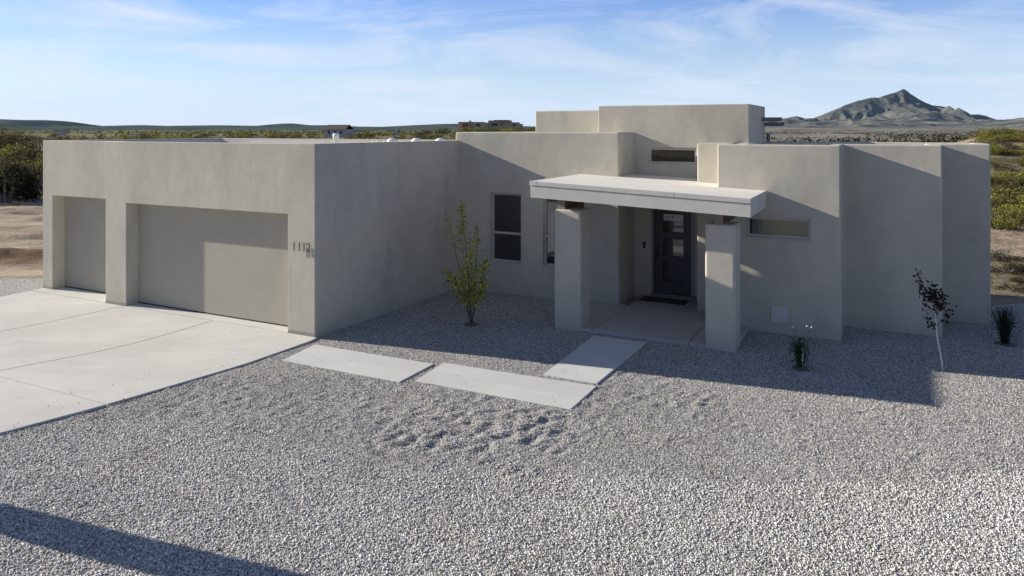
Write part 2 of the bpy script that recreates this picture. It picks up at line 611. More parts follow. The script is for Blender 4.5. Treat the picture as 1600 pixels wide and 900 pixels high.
L(nt, c, b.inputs['Base Color'])
b.inputs['Roughness'].default_value = 0.95
b.inputs['Specular IOR Level'].default_value = 0.1
bump(nt, b, noise(nt, pos, 2.2, 6, 0.65), 0.7, 0.25)
tag(mesh_np('ground', np.stack([X, Y, Z], -1).reshape(-1, 3), grid_faces(NT, NT), mt, smooth=True), kind='structure')

# graded dirt with track ridges and a brown spoil bank, left of the driveway
xs, ys = np.arange(-46, -9.4, 0.10), np.arange(19.9, 46, 0.10)
X, Y = np.meshgrid(xs, ys)
edge = np.minimum.reduce([(X + 46) / 3, (-9.4 - X) / 0.6, (Y - 19.9) / 0.6, (46 - Y) / 4, np.ones_like(X)])
Z = (dirt_h(X, Y) + 0.05 * (fbm(X * 0.5, Y, 49, 0.55, 3) - 0.5)) * np.clip(edge, 0, 1) + 0.03 - 0.32 * (1 - np.clip(edge, 0, 1))
md, nt, b = new_mat('graded_dirt')
geo = nt.nodes.new('ShaderNodeNewGeometry')
pos = geo.outputs['Position']
mpn = nt.nodes.new('ShaderNodeMapping')
mpn.inputs['Scale'].default_value = (0.35, 1.3, 1)
L(nt, pos, mpn.inputs['Vector'])
sand = ramp(nt, noise(nt, mpn.outputs[0], 0.9, 6, 0.65), [(0.3, (0.20, 0.15, 0.105)), (0.46, (0.44, 0.355, 0.265)), (0.7, (0.62, 0.53, 0.42))])
sp = nt.nodes.new('ShaderNodeSeparateXYZ')
L(nt, pos, sp.inputs[0])
hm = N(nt, 'ShaderNodeMapRange', **{'From Min': 0.13, 'From Max': 0.26})
L(nt, sp.outputs['Z'], hm.inputs['Value'])
brown = ramp(nt, noise(nt, pos, 6, 5, 0.7), [(0.3, (0.085, 0.05, 0.030)), (0.65, (0.24, 0.155, 0.10))])
c = mixc(nt, hm.outputs[0], sand, brown)
L(nt, c, b.inputs['Base Color'])
b.inputs['Roughness'].default_value = 0.95
b.inputs['Specular IOR Level'].default_value = 0.1
bump(nt, b, noise(nt, pos, 7, 6, 0.7), 1.0, 0.10)
tag(mesh_np('dirt_field', np.stack([X, Y, Z], -1).reshape(-1, 3), grid_faces(len(xs), len(ys)), md, smooth=True), kind='structure')

# ------------------------------------------------------------------ far hills and the mountain
def far_mat(name, lit, dark, air, scale, high=False):
    m, nt, b = new_mat(name)
    geo = nt.nodes.new('ShaderNodeNewGeometry')
    n1 = noise(nt, geo.outputs['Position'], scale, 7, 0.62)
    n2 = noise(nt, geo.outputs['Position'], scale * 6, 5, 0.7)
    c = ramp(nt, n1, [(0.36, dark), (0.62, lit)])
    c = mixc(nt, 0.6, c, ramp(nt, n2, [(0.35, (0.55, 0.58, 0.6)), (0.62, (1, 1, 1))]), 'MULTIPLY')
    if high:  # upper slopes darkened in the colour, in place of their shade
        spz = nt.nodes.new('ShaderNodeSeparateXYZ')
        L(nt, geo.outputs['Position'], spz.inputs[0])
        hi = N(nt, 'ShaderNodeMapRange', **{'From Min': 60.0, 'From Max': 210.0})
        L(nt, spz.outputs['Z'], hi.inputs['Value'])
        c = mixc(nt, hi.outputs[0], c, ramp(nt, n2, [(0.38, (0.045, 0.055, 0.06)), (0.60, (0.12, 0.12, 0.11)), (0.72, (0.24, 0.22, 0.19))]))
    L(nt, c, b.inputs['Base Color'])
    b.inputs['Roughness'].default_value = 1
    b.inputs['Specular IOR Level'].default_value = 0
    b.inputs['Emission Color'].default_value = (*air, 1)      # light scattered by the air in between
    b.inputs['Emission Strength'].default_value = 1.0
    bump(nt, b, n2, 0.9, 1.5 / scale * 0.035)
    return m


hill_prof = [(-900, 194), (-500, 190), (-200, 187), (-60, 184.5), (0, 184.5), (40, 186), (74, 186), (90, 189.5), (106, 194.6), (130, 196), (180, 195.3), (222, 193.8), (262, 195), (340, 194), (420, 195),
             (438, 192.6), (456, 191.2), (480, 194), (520, 193.8), (560, 196), (600, 196.4), (640, 194.4), (690, 192), (740, 191.6), (832, 196), (980, 197), (1100, 202.5), (1190, 203.5), (1600, 203.5), (1800, 203.5), (2500, 203.5)]
hp = np.array(hill_prof, float)
RZ = 4200.0
xs = np.linspace(-6200, 6200, 620)
ys = np.linspace(2500, 5600, 90)
X, Y = np.meshgrid(xs, ys)
px = 800 + 1155 * X / RZ
P = (202 - np.interp(px, hp[:, 0], hp[:, 1])) * RZ / 1155 + 4.1
g = np.clip(1 - np.abs(Y - RZ) / np.where(Y < RZ, 1650, 1400), 0, 1)
g = g * g * (3 - 2 * g)
rid = 1 - np.abs(2 * fbm(X, Y, 61, 420, 4) - 1)
Z = P * g * (1 - 0.42 * rid * (1 - g ** 3)) + 16 * np.exp(-((Y - 3000) / 260) ** 2) * np.clip(fbm(X, Y, 65, 800, 3) * 2.2 - 0.8, 0, 1) * np.clip((1000 - px) / 150, 0, 1) - 6
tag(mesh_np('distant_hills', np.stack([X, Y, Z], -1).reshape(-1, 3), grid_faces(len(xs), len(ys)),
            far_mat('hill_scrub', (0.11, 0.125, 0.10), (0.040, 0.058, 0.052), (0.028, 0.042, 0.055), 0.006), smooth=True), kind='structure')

mt_prof = [(1090, 202), (1150, 197), (1185, 192), (1200, 186.5), (1225, 184.5), (1245, 181), (1258, 184.5), (1267, 185), (1282, 181), (1296, 174.5), (1310, 169), (1326, 162), (1340, 157.5), (1354, 153), (1365, 150.3),
           (1372, 151.4), (1381, 149.4), (1392, 146), (1400, 144), (1407, 140), (1412, 137.6), (1417, 140), (1423, 145), (1435, 154), (1446, 160), (1456, 164.6), (1466, 165), (1476, 166), (1486, 170), (1496, 174.5),
           (1506, 178.5), (1516, 181.5), (1524, 186), (1532, 189.5), (1562, 193), (1582, 192.5), (1600, 189.5), (1650, 187), (1750, 193), (1900, 199)]
mp_ = np.array(mt_prof, float)
RZ = 6500.0
xs = np.linspace(1300, 6800, 760)
ys = np.linspace(3300, 8200, 420)
X, Y = np.meshgrid(xs, ys)
px = 800 + 1155 * X / RZ
P = (202 - np.interp(px, mp_[:, 0], mp_[:, 1])) * RZ / 1155 + 4.1
P = P + 26 * (fbm(X, Y * 0.3, 70, 150, 4) - 0.5) * np.clip(P / 160, 0, 1)
d = (RZ - Y)
wob = 220 * (fbm(X, Y, 72, 600, 3) - 0.5)
ridge = lambda seed, sc_, ax2: 1 - np.abs(2 * vnoise((X * 0.96 - (Y - RZ) * 0.28 + wob), (X * 0.28 + (Y - RZ) * 0.96) * ax2, seed, sc_) - 1)
r1, r2, r3 = ridge(73, 430, 0.22), ridge(75, 190, 0.3), ridge(77, 85, 0.45)
front = np.clip(d / 160, 0, 1)
dd = np.clip(d, 0, None)
# spurs keep their height further out than the gullies between them
reach = 260 + 820 * r1 ** 1.5 + 300 * r2
g = np.where(d > 0, np.exp(-dd / reach), np.clip(1 + d / 1100, 0, 1))
Z = P * g - front * P * g * (0.42 * (1 - r2) + 0.30 * (1 - r3))
Z = Z + (16 * (fbm(X, Y, 79, 260, 5) - 0.5) + 15 * (fbm(X, Y, 85, 75, 3) - 0.5)) * front * np.clip(1.3 - dd / 2600, 0, 1) * np.clip(P / 60, 0, 1)
Z = Z + 66 * np.clip((dd - 250) / 700, 0, 1) * np.clip((1 - np.abs(2 * fbm(X + wob, Y, 81, 480, 4) - 1)) * 2.0 - 0.85, 0, 1) ** 1.2 * np.clip((3150 - dd) / 2200, 0.05, 1) * np.clip((X - 1500) / 500, 0, 1)
fade = np.clip(np.minimum((X - 1300) / 400, (6800 - X) / 400), 0, 1)
Z = Z * fade - 5
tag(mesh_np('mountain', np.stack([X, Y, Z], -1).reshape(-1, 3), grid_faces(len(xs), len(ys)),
            far_mat('mountain_rock', (0.25, 0.23, 0.19), (0.050, 0.058, 0.060), (0.028, 0.044, 0.062), 0.0045, True), smooth=True), kind='structure')  # dark tones: scrub, and shade painted into the slopes

# ------------------------------------------------------------------ gravel yard
def mat_gravel(name, tones, scale, use_attr=False):
    m, nt, b = new_mat(name)
    geo = nt.nodes.new('ShaderNodeNewGeometry')
    pos = geo.outputs['Position']
    if use_attr:
        at = N(nt, 'ShaderNodeAttribute', attribute_name='tone')
        fac = at.outputs['Fac']
    else:
        vo = N(nt, 'ShaderNodeTexVoronoi', Scale=scale)
        L(nt, pos, vo.inputs['Vector'])
        sepc = nt.nodes.new('ShaderNodeSeparateColor')
        L(nt, vo.outputs['Color'], sepc.inputs[0])
        fac = sepc.outputs[0]
    c = ramp(nt, fac, tones)
    big = ramp(nt, noise(nt, pos, 0.35, 5, 0.6), [(0.3, (0.86, 0.86, 0.87)), (0.7, (1.0, 0.99, 0.98))])
    c = mixc(nt, 1.0, c, big, 'MULTIPLY')
    pk = ramp(nt, noise(nt, pos, 0.9, 4, 0.6), [(0.45, (1, 1, 1)), (0.75, (1.0, 0.97, 0.94))])
    c = mixc(nt, 1.0, c, pk, 'MULTIPLY')
    if not use_attr:
        gap = ramp(nt, vo.outputs['Distance'], [(0.28, (1, 1, 1)), (0.62, (0.6, 0.6, 0.62))])
        c = mixc(nt, 1.0, c, gap, 'MULTIPLY')
        inv = N(nt, 'ShaderNodeMath', operation='MULTIPLY')
        L(nt, vo.outputs['Distance'], inv.inputs[0])
        inv.inputs[1].default_value = -1
        bump(nt, b, inv.outputs[0], 0.8, 0.012)
    L(nt, c, b.inputs['Base Color'])
    b.inputs['Roughness'].default_value = 0.9
    b.inputs['Specular IOR Level'].default_value = 0.25
    return m


TONES = [(0.0, (0.13, 0.13, 0.122)), (0.22, (0.31, 0.31, 0.295)), (0.38, (0.47, 0.445, 0.405)), (0.5, (0.52, 0.518, 0.49)), (0.64, (0.65, 0.64, 0.60)), (0.72, (0.63, 0.595, 0.55)), (0.85, (0.81, 0.805, 0.76)), (1.0, (0.95, 0.945, 0.90))]
M['gravel'] = mat_gravel('gravel_bed', TONES, 62)
M['stones'] = mat_gravel('gravel_stones', [(p, sc(c, 1.24)) for p, c in TONES], 0, True)

def quad_in(x, y, poly):
    ins = np.ones_like(x, bool)
    for k in range(len(poly)):
        (x0, y0), (x1, y1) = poly[k], poly[(k + 1) % len(poly)]
        ins &= ((x1 - x0) * (y - y0) - (y1 - y0) * (x - x0)) > 0
    return ins


DRIVE_V = [0, 0.27, 1.18, 1.87, 3.03, 4.23, 5.44, 8.5, 12, 16]
DRIVE_R = [0.06, 0.10, 0.08, 0.05, -0.13, -0.33, -0.62, -1.45, -2.5, -3.9]


# paving slabs (house plan)
SLABS = [
    [(0.47, -1.36), (2.97, -1.34), (2.96, -0.32), (0.32, -0.36)],
    [(3.16, -1.18), (5.87, -1.17), (5.87, -0.09), (3.08, -0.19)],
    [(4.88, 0.05), (5.83, 0.03), (5.87, 2.62), (4.80, 2.58)],
]

GX0, GX1, GY0, GY1, GS = -22.0, 21.0, 3.4, 21.6, 0.04
gx, gy = np.arange(GX0, GX1, GS), np.arange(GY0, GY1, GS)
X, Y = np.meshgrid(gx, gy)
GZ = 0.020 * (fbm(X, Y, 91, 1.3, 3) - 0.5) + 0.05 * (fbm(X, Y, 95, 5, 2) - 0.5) + 0.006 * (fbm(X, Y, 97, 0.28, 2) - 0.5)
nr = np.random.RandomState(5)


def gnd(px_, py_):
    Zd = 1155 * EYE / (py_ - 202)
    return ((px_ - 800) / 1155 * Zd, Zd)


def dip(cx, cy, r, depth, ang, asp):
    i0, i1 = int((cx - 3.2 * r - GX0) / GS), int((cx + 3.2 * r - GX0) / GS) + 2
    j0, j1 = int((cy - 3.2 * r - GY0) / GS), int((cy + 3.2 * r - GY0) / GS) + 2
    if i0 < 0 or j0 < 0 or i1 > len(gx) or j1 > len(gy):
        return
    xx, yy = X[j0:j1, i0:i1] - cx, Y[j0:j1, i0:i1] - cy
    a, c_ = math.cos(ang), math.sin(ang)
    q = ((xx * a + yy * c_) / asp) ** 2 + (-xx * c_ + yy * a) ** 2
    q = q / (r * r)
    GZ[j0:j1, i0:i1] += 0.32 * depth * (-np.exp(-q * 1.2) + 0.55 * np.exp(-((np.sqrt(q) - 1.5) / 0.45) ** 2))


def boot_cluster(pxc, pyc, sx_, sy_, n, dmin, dmax):
    for _ in range(n):
        p = (pxc + nr.normal() * sx_, pyc + nr.normal() * sy_)
        if p[1] < 545 or p[1] > 760:
            continue
        x, y = gnd(*p)
        dip(x, y, nr.uniform(0.045, 0.10), nr.uniform(dmin, dmax), nr.uniform(0.0, 1.0), nr.uniform(1.1, 2.6))


boot_cluster(770, 668, 90, 27, 230, 0.010, 0.045)
boot_cluster(640, 692, 22, 8, 10, 0.03, 0.06)
boot_cluster(700, 640, 190, 24, 150, 0.006, 0.032)
boot_cluster(420, 620, 90, 26, 60, 0.012, 0.03)
boot_cluster(260, 640, 60, 20, 25, 0.012, 0.03)
boot_cluster(1040, 615, 60, 16, 45, 0.012, 0.032)
boot_cluster(1150, 670, 240, 40, 110, 0.008, 0.026)
boot_cluster(1480, 660, 90, 40, 40, 0.008, 0.022)
for _ in range(420):
    dip(nr.uniform(-13, 18), nr.uniform(6, 17), nr.uniform(0.07, 0.2), nr.uniform(0.003, 0.012), nr.uniform(0, 3), nr.uniform(1, 1.8))
# lower next to house, driveway and pavers so their edges show
U_, V_ = wh(X, Y)
keep = np.where(X < -6, Y < 20.7 + 0.5 * fbm(X, Y, 99, 1.2, 3), np.where(X > 9, Y < 16.6 + 1.2 * fbm(X, Y, 98, 1.5, 3), True))
# only the loose gravel goes; none under the driveway or indoors
under_drive = (U_ < -0.25 + 0.085 * V_) & (U_ > -9.05) & (V_ < -0.1)
indoors = ((U_ > -9.1) & (U_ < -0.15) & (V_ > 0.3)) | ((U_ > 0.3) & (U_ < 4.2) & (V_ > 5.5)) | ((U_ > 7.0) & (U_ < 11.7) & (V_ > 7.4))
keepf = (keep & ~under_drive & ~indoors)
fc = grid_faces(len(gx), len(gy))
kf = keepf.ravel()
fc = fc[kf[fc[:, 0]] & kf[fc[:, 2]]]
for s_ in SLABS:
    ex = [(p[0] + (0.12 if p[0] > sum(q[0] for q in s_) / 4 else -0.12), p[1] + (0.12 if p[1] > sum(q[1] for q in s_) / 4 else -0.12)) for p in s_]
    GZ = np.where(quad_in(U_, V_, ex), np.clip(GZ, 0.012, 0.024), GZ)
Zg = GZ.copy()
tag(mesh_np('gravel', np.stack([X, Y, Zg], -1).reshape(-1, 3), fc, M['gravel'], smooth=True), kind='stuff')


def bed_z(x, y):
    i = np.clip(((x - GX0) / GS).astype(int), 0, len(gx) - 1)
    j = np.clip(((y - GY0) / GS).astype(int), 0, len(gy) - 1)
    return GZ[j, i], keepf[j, i]


# loose stones: octahedral pebbles, one mesh
def pebbles():
    pts = []
    # (y0, y1, per square metre, r0, r1)
    for y0, y1, dens, r0, r1 in ((5.6, 10.2, 3300, 0.0065, 0.0145), (8.0, 12.2, 2100, 0.0055, 0.0115), (12.2, 17.5, 800, 0.006, 0.0115)):
        x0, x1 = -0.74 * y1 - 0.6, 0.74 * y1 + 0.6
        n = int((x1 - x0) * (y1 - y0) * dens)
        x, y = nr.uniform(x0, x1, n), nr.uniform(y0, y1, n)
        inside = np.abs(x) < 0.74 * y + 0.6
        # ragged seam between the coarse newer stone in front and the finer trodden stone behind
        seam = 8.75 + 1.0 * (fbm(x, y, 55, 1.6, 3) - 0.5) + np.clip(-x - 0.5, 0, 6) * 0.22 + nr.normal(0, 0.10 + 0.10 * np.clip(-x, 0, 4), n)
        if y0 < 6:
            inside &= y < seam
        elif y0 < 9:
            inside &= y >= seam
        z, kp = bed_z(x, y)
        u, v = wh(x, y)
        er = np.interp(-v, DRIVE_V, DRIVE_R)
        ondrive = (u < er) & (u > -9.2) & (v < 0.0)
        stray = ondrive & (nr.uniform(0, 1, n) < 0.012 * np.exp(-(er - u) / 0.5) + 0.0004)
        z = np.where(ondrive, 0.042, z)
        ok = inside & (kp | stray) & (~((u < er + 0.0) & (v < 0.02)) | stray)
        ok &= ~((u > -9.3) & (u < 0.03) & (v > -0.02)) & ~((v > 2.86) & (u > 3.7) & (u < 7.55))
        for s in SLABS:
            onslab = quad_in(u, v, s)
            ok &= ~onslab | (nr.uniform(0, 1, n) < 0.006)
            z = np.where(onslab, 0.036, z)
        ok &= ~((u > 4.8) & (v > 2.86)) | ((u > 7.6) & (v < 4.4)) | ((u > 9.3) & (v < 5.6)) | (u > 12.1)
        ok &= ~((u > 0) & (u <= 4.8) & (v > 5.2))
        # fewer stones on the raked, trodden part in the middle
        rr = nr.uniform(0, 1, n) ** 1.6 + (nr.uniform(0, 1, n) < 0.012) * nr.uniform(0.3, 1.0, n)
        mean = np.where(y0 < 6, 0.60, 0.43) + 0.16 * (fbm(x, y, 57, 0.9, 4) - 0.5)
        pts.append(np.stack([x, y, z, r0 + (r1 - r0) * rr, mean], -1)[ok])
    p = np.concatenate(pts)
    n = len(p)
    base = np.array([(1, 0, 0), (0, 1, 0), (-1, 0, 0), (0, -1, 0), (0, 0, 1), (0, 0, -1)], float)
    fcs = np.array([(0, 1, 4), (1, 2, 4), (2, 3, 4), (3, 0, 4), (1, 0, 5), (2, 1, 5), (3, 2, 5), (0, 3, 5)])
    V = np.repeat(base[None], n, 0) * nr.uniform(0.7, 1.25, (n, 6, 1))
    V[:, :, 0] *= nr.uniform(0.8, 1.35, (n, 1))
    V[:, :, 1] *= nr.uniform(0.8, 1.2, (n, 1))
    V[:, :, 2] *= nr.uniform(0.55, 0.95, (n, 1))
    # random rotations
    q = nr.normal(size=(n, 4))
    q /= np.linalg.norm(q, axis=1)[:, None]
    w_, x_, y_, z_ = q.T
    Rm = np.stack([1 - 2 * (y_ ** 2 + z_ ** 2), 2 * (x_ * y_ - z_ * w_), 2 * (x_ * z_ + y_ * w_),
                   2 * (x_ * y_ + z_ * w_), 1 - 2 * (x_ ** 2 + z_ ** 2), 2 * (y_ * z_ - x_ * w_),
                   2 * (x_ * z_ - y_ * w_), 2 * (y_ * z_ + x_ * w_), 1 - 2 * (x_ ** 2 + y_ ** 2)], -1).reshape(n, 3, 3)
    V = np.einsum('nij,nkj->nki', Rm, V) * p[:, 3][:, None, None]
    V[:, :, 0] += p[:, 0][:, None]
    V[:, :, 1] += p[:, 1][:, None]
    V[:, :, 2] += (p[:, 2] + p[:, 3] * 0.25)[:, None]
    F = (np.arange(n)[:, None, None] * 6 + fcs[None]).reshape(-1, 3)
    tone = np.repeat(np.clip(p[:, 4] + nr.normal(0, 0.28, n), 0, 1), 6)
    o = mesh_np('gravel_stones', V.reshape(-1, 3), F, M['stones'], tone=tone, n=3)
    tag(o, kind='stuff')
    return n


print('pebbles', pebbles())

# ------------------------------------------------------------------ driveway, pavers, porch floor
def edge_r(v):      # right edge of the driveway, bending left towards the street
    return float(np.interp(-v, DRIVE_V, DRIVE_R))


def joint_2(v):
    return float(np.interp(-v, [0, 0.36, 1.1, 1.78, 2.52, 3.94, 8, 16], [-2.80, -2.78, -2.74, -2.76, -2.88, -3.34, -5.2, -9.0]))


def joint_1(v):
    return float(np.interp(-v, [0, 0.44, 1.45, 2.55, 5, 16], [-5.70, -5.69, -5.74, -5.92, -6.5, -10.2]))


def edge_l(v):
    return float(np.interp(-v, [-0.3, 0, 0.8, 3, 8, 16], [-9.26, -9.24, -9.2, -9.3, -10.2, -12.6]))


dm = MB()
bands = [(edge_l, joint_1), (joint_1, joint_2), (joint_2, edge_r)]
rows = [(-16, -12), (-12, -8.2), (-8.2, -4.1), (-4.1, -0.006)]
for fa, fb in bands:
    for va, vb in rows:
        k = 16
        vv = [va + 0.008 + (vb - va - 0.016) * i / k for i in range(k + 1)]
        if fb is edge_r and vb > -1:
            vv[-1] = -0.006
        poly = [(fb(q) - 0.008 if fb is not edge_r else fb(q), q) for q in vv] + [(fa(q) + 0.008, q) for q in reversed(vv)]
        dm.prism([hw(*q) for q in poly], -0.1, 0.042)
drive = dm.build('driveway', M['concrete'], None, 0.006, 1)
tag(drive, kind='structure')
# bay floors in front of the two garage doors belong to the same pour
bf = MB()
bf.prism([hw(*q) for q in [(-5.7, -0.004), (-0.66, -0.004), (-0.66, 0.42), (-5.7, 0.42)]], -0.1, 0.046)
bf.prism([hw(*q) for q in [(-9.24, -0.004), (-6.34, -0.004), (-6.34, 0.72), (-9.24, 0.72)]], -0.1, 0.046)
tag(bf.build('driveway', M['concrete']), kind='structure')
jm = MB()
jm.prism([hw(*q) for q in [(-12.5, -15.9), (edge_r(-15.9) - 0.1, -15.9), (edge_r(-8) - .05, -8), (edge_r(-4) - .05, -4), (-0.1, -0.1), (-9.1, -0.1)]], -0.12, 0.012)
tag(jm.build('driveway_joint_bed', M['soil']), kind='structure')

slab_labels = ['pale concrete paving slab nearest the front corner of the garage',
               'long concrete paving slab in the middle of the walk, frontmost corner on the gravel',
               'concrete paving slab leading up to the porch, half in the shadow of the house']
for poly, lab in zip(SLABS, slab_labels):
    cx = sum(p[0] for p in poly) / 4
    cy = sum(p[1] for p in poly) / 4
    mb = MB()
    mb.prism([(p[0] - cx, p[1] - cy) for p in poly], -0.05, 0.036)
    o = mb.build('paving_slab', M['paver'], None, 0.008, 2)
    x, y = hw(cx, cy)
    o.location = (x, y, 0)
    o.rotation_euler = (0, 0, -YAW)
    tag(o, lab, 'paving slab', 'paving slabs of the front walk')

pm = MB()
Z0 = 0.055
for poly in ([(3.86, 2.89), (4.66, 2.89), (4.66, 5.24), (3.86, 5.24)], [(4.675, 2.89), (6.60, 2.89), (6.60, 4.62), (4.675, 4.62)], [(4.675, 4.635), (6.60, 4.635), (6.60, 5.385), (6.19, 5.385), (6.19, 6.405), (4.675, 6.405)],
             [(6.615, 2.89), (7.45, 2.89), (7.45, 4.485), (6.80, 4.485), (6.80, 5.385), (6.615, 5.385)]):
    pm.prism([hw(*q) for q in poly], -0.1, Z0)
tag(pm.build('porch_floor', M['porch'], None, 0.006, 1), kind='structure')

# ------------------------------------------------------------------ the house
house = empty('adobe_house', (OX, OY, 0), -YAW)
tag(house, 'flat-roofed taupe stucco desert house with two garage doors and a covered porch', 'house')
GD = 0.31                                  # depth of the garage door recesses
HG = 3.815
VDOOR = 6.42

# garage volume
polyG = [(-6.35, 0), (0, 0), (0.14, 6.0), (-9.28, 6.0), (-9.28, 0.3), (-6.35, 0.3)]
wellG = inset(polyG, 0.24)
solid_walls('garage_wall', [(polyG, HG)], [
    ('prism', wellG, HG - 0.42, HG + 1),
    ('box', -5.62, -0.70, -1, GD + 0.02, -1, 2.405),
    ('box', -8.88, -6.40, -1, 0.3 + GD + 0.02, -1, 2.425),
], M['stucco'], house, 0.03)
# left wing with two tall windows
polyL = [(0.02, 5.25), (4.43, 5.25), (4.43, 9.0), (0.02, 9.0)]
HL = 4.03
W1 = (1.06, 1.92, 0.78, 2.50)
W2 = (2.51, 3.37, 0.78, 2.50)
solid_walls('wall', [(polyL, HL)], [
    ('prism', inset(polyL, 0.24), HL - 0.42, HL + 1),
    ('box', 0.35, 4.1, 5.48, 8.6, 0.05, 2.9),
    ('box', W1[0], W1[1], 5.0, 5.6, W1[2], W1[3]),
    ('box', W2[0], W2[1], 5.0, 5.6, W2[2], W2[3]),
], M['stucco'], house, 0.03)
# tall centre block with clerestory, front door below
polyC = [(3.50, VDOOR), (7.15, VDOOR), (7.15, 8.92), (3.50, 8.92)]
HC = 4.685
CW = (4.79, 5.95, 3.27, 3.65)
DR = (4.86, 5.92, 0.10, 2.23)
solid_walls('wall', [(polyC, HC)], [
    ('prism', inset(polyC, 0.24), HC - 0.42, HC + 1),
    ('box', 3.9, 6.9, VDOOR + 0.22, 8.6, 0.10, 4.0),
    ('box', CW[0], CW[1], VDOOR - 1, VDOOR + 0.4, CW[2], CW[3]),
    ('box', DR[0], DR[1], VDOOR - 1, VDOOR + 0.4, DR[2], DR[3]),
], M['stucco'], house, 0.03)
# block behind the left wing
polyB = [(1.15, 7.7), (3.62, 7.7), (3.62, 9.6), (1.15, 9.6)]
HB = 4.615
solid_walls('wall', [(polyB, HB)], [('prism', inset(polyB, 0.24), HB - 0.42, HB + 1)], M['stucco'], house, 0.03)
# pier between porch nook and right wing
solid_walls('wall', [([(6.20, 5.40), (7.3, 5.40), (7.3, 7.0), (6.20, 7.0)], 3.79)], [], M['stucco'], house, 0.03)
# right wing stepping back twice
polyR = [(6.82, 4.50), (9.17, 4.50), (9.17, 5.70), (10.945, 5.70), (10.945, 7.22), (11.91, 7.22), (11.91, 8.9), (6.82, 8.9)]
HR = 3.79
W3 = (7.41, 8.62, 1.92, 2.32)
solid_walls('wall', [(polyR, HR)], [
    ('prism', inset(polyR, 0.24), HR - 0.42, HR + 1),
    ('box', W3[0], W3[1], 4.0, 4.78, W3[2], W3[3]),
], M['stucco'], house, 0.03)

# roof sheets with upturned edges inside the parapets
def roof_sheet(poly, h):
    a, b_ = inset(poly, 0.243), inset(poly, 0.262)
    mb = MB()
    mb.prism(a, h - 0.43, h - 0.405)
    n = len(a)
    for i in range(n):
        j = (i + 1) % n
        mb.add([(*a[i], h - 0.41), (*a[j], h - 0.41), (*a[j], h - 0.035), (*a[i], h - 0.035), (*b_[i], h - 0.41), (*b_[j], h - 0.41), (*b_[j], h - 0.035), (*b_[i], h - 0.035)],
               [(0, 1, 2, 3), (5, 4, 7, 6), (3, 2, 6, 7)])
    mb.build('roof', M['roof'], house)


for p_, h_ in ((polyG, HG), (polyL, HL), (polyC, HC), (polyB, HB), (polyR, HR)):
    roof_sheet(p_, h_)

# exposed footing strips under the garage piers
for a in ((-0.695, -0.01, -0.006, 0.02), (-6.345, -5.625, -0.006, 0.02), (-9.27, -8.885, 0.294, 0.32)):
    mb = MB()
    mb.box(a[0], a[1], a[2], a[3], 0.0, 0.105)
    mb.build('footing', M['footing'], house)

# garage doors: four flush steel sections over a rubber seal
def garage_door(u0, u1, v, h):
    d = MB()
    z0, z1 = 0.075, h + 0.03
    k = 4
    for i in range(k):
        a = z0 + (z1 - z0) * i / k
        b_ = z0 + (z1 - z0) * (i + 1) / k
        d.box(u0 - 0.04, u1 + 0.04, v, v + 0.05, a + 0.0004, b_ - 0.0004)
    o = d.build('garage_door', M['door_taupe'], house, 0.0007, 1)
    s = MB()
    s.box(u0 - 0.04, u1 + 0.04, v + 0.006, v + 0.044, 0.047, z0 + 0.002)
    s.build('seal', M['seal'], o)
    back = MB()
    back.box(u0 - 0.04, u1 + 0.04, v + 0.0505, v + 0.08, 0.05, z1)
    back.build('door_core', M['seal'], o)
    return o


garage_door(-5.62, -0.70, GD, 2.405)['label'] = 'wide double garage door, half in sun'
garage_door(-8.88, -6.40, 0.3 + GD, 2.425)['label'] = 'narrow single garage door at the left end'

# windows
def window(u0, u1, z0, z1, v, rail=None, blind=False, fw=0.05, trim=0.0):
    f = MB()
    for a in ((u0, u0 + fw, z0, z1), (u1 - fw, u1, z0, z1), (u0 + fw, u1 - fw, z0, z0 + fw), (u0 + fw, u1 - fw, z1 - fw, z1)):
        f.box(a[0], a[1], v, v + 0.07, a[2], a[3])
    o = f.build('window', M['frame'], house, 0.004, 1)
    if rail is not None:
        r_ = MB()
        r_.box(u0 + fw, u1 - fw, v - 0.012, v + 0.05, rail - 0.028, rail + 0.028)
        r_.build('meeting_rail', M['frame'], o, 0.004, 1)
    g_ = MB()
    spans = [(z0 + fw, z1 - fw)] if rail is None else [(z0 + fw, rail - 0.028), (rail + 0.028, z1 - fw)]
    for a, b_ in spans:
        g_.add([(u0 + fw, v + 0.035, a), (u1 - fw, v + 0.035, a), (u1 - fw, v + 0.035, b_), (u0 + fw, v + 0.035, b_)], [(0, 1, 2, 3)])
    g_.build('pane', M['glass'], o)
    if blind:
        q = MB()
        q.box(u0 + 0.09, u1 - 0.052, v + 0.06, v + 0.065, z0 + 0.01, z1 - 0.01)
        q.build('roller_shade', M['shade'], o)
    return o


window(*W1, 5.315, rail=1.50)
window(*W2, 5.315, rail=1.50)
window(*CW, VDOOR + 0.05)
window(*W3, 4.545, blind=True)
# slim raised trim band round the two tall windows
for W_ in (W1, W2):
    tb = MB()
    o_ = 0.035
    tb.box(W_[0] - o_, W_[0], 5.238, 5.30, W_[2] - o_, W_[3] + o_)
    tb.box(W_[1], W_[1] + o_, 5.238, 5.30, W_[2] - o_, W_[3] + o_)
    tb.box(W_[0], W_[1], 5.238, 5.30, W_[3], W_[3] + o_)
    tb.box(W_[0], W_[1], 5.238, 5.30, W_[2] - o_, W_[2])
    tb.build('window_trim', M['stucco'], house, 0.006, 1)
tb = MB()
o_ = 0.03
tb.box(W3[0] - o_, W3[0], 4.488, 4.54, W3[2] - o_, W3[3] + o_)
tb.box(W3[1], W3[1] + o_, 4.488, 4.54, W3[2] - o_, W3[3] + o_)
tb.box(W3[0], W3[1], 4.488, 4.54, W3[3], W3[3] + o_)
tb.box(W3[0], W3[1], 4.488, 4.54, W3[2] - o_, W3[2])
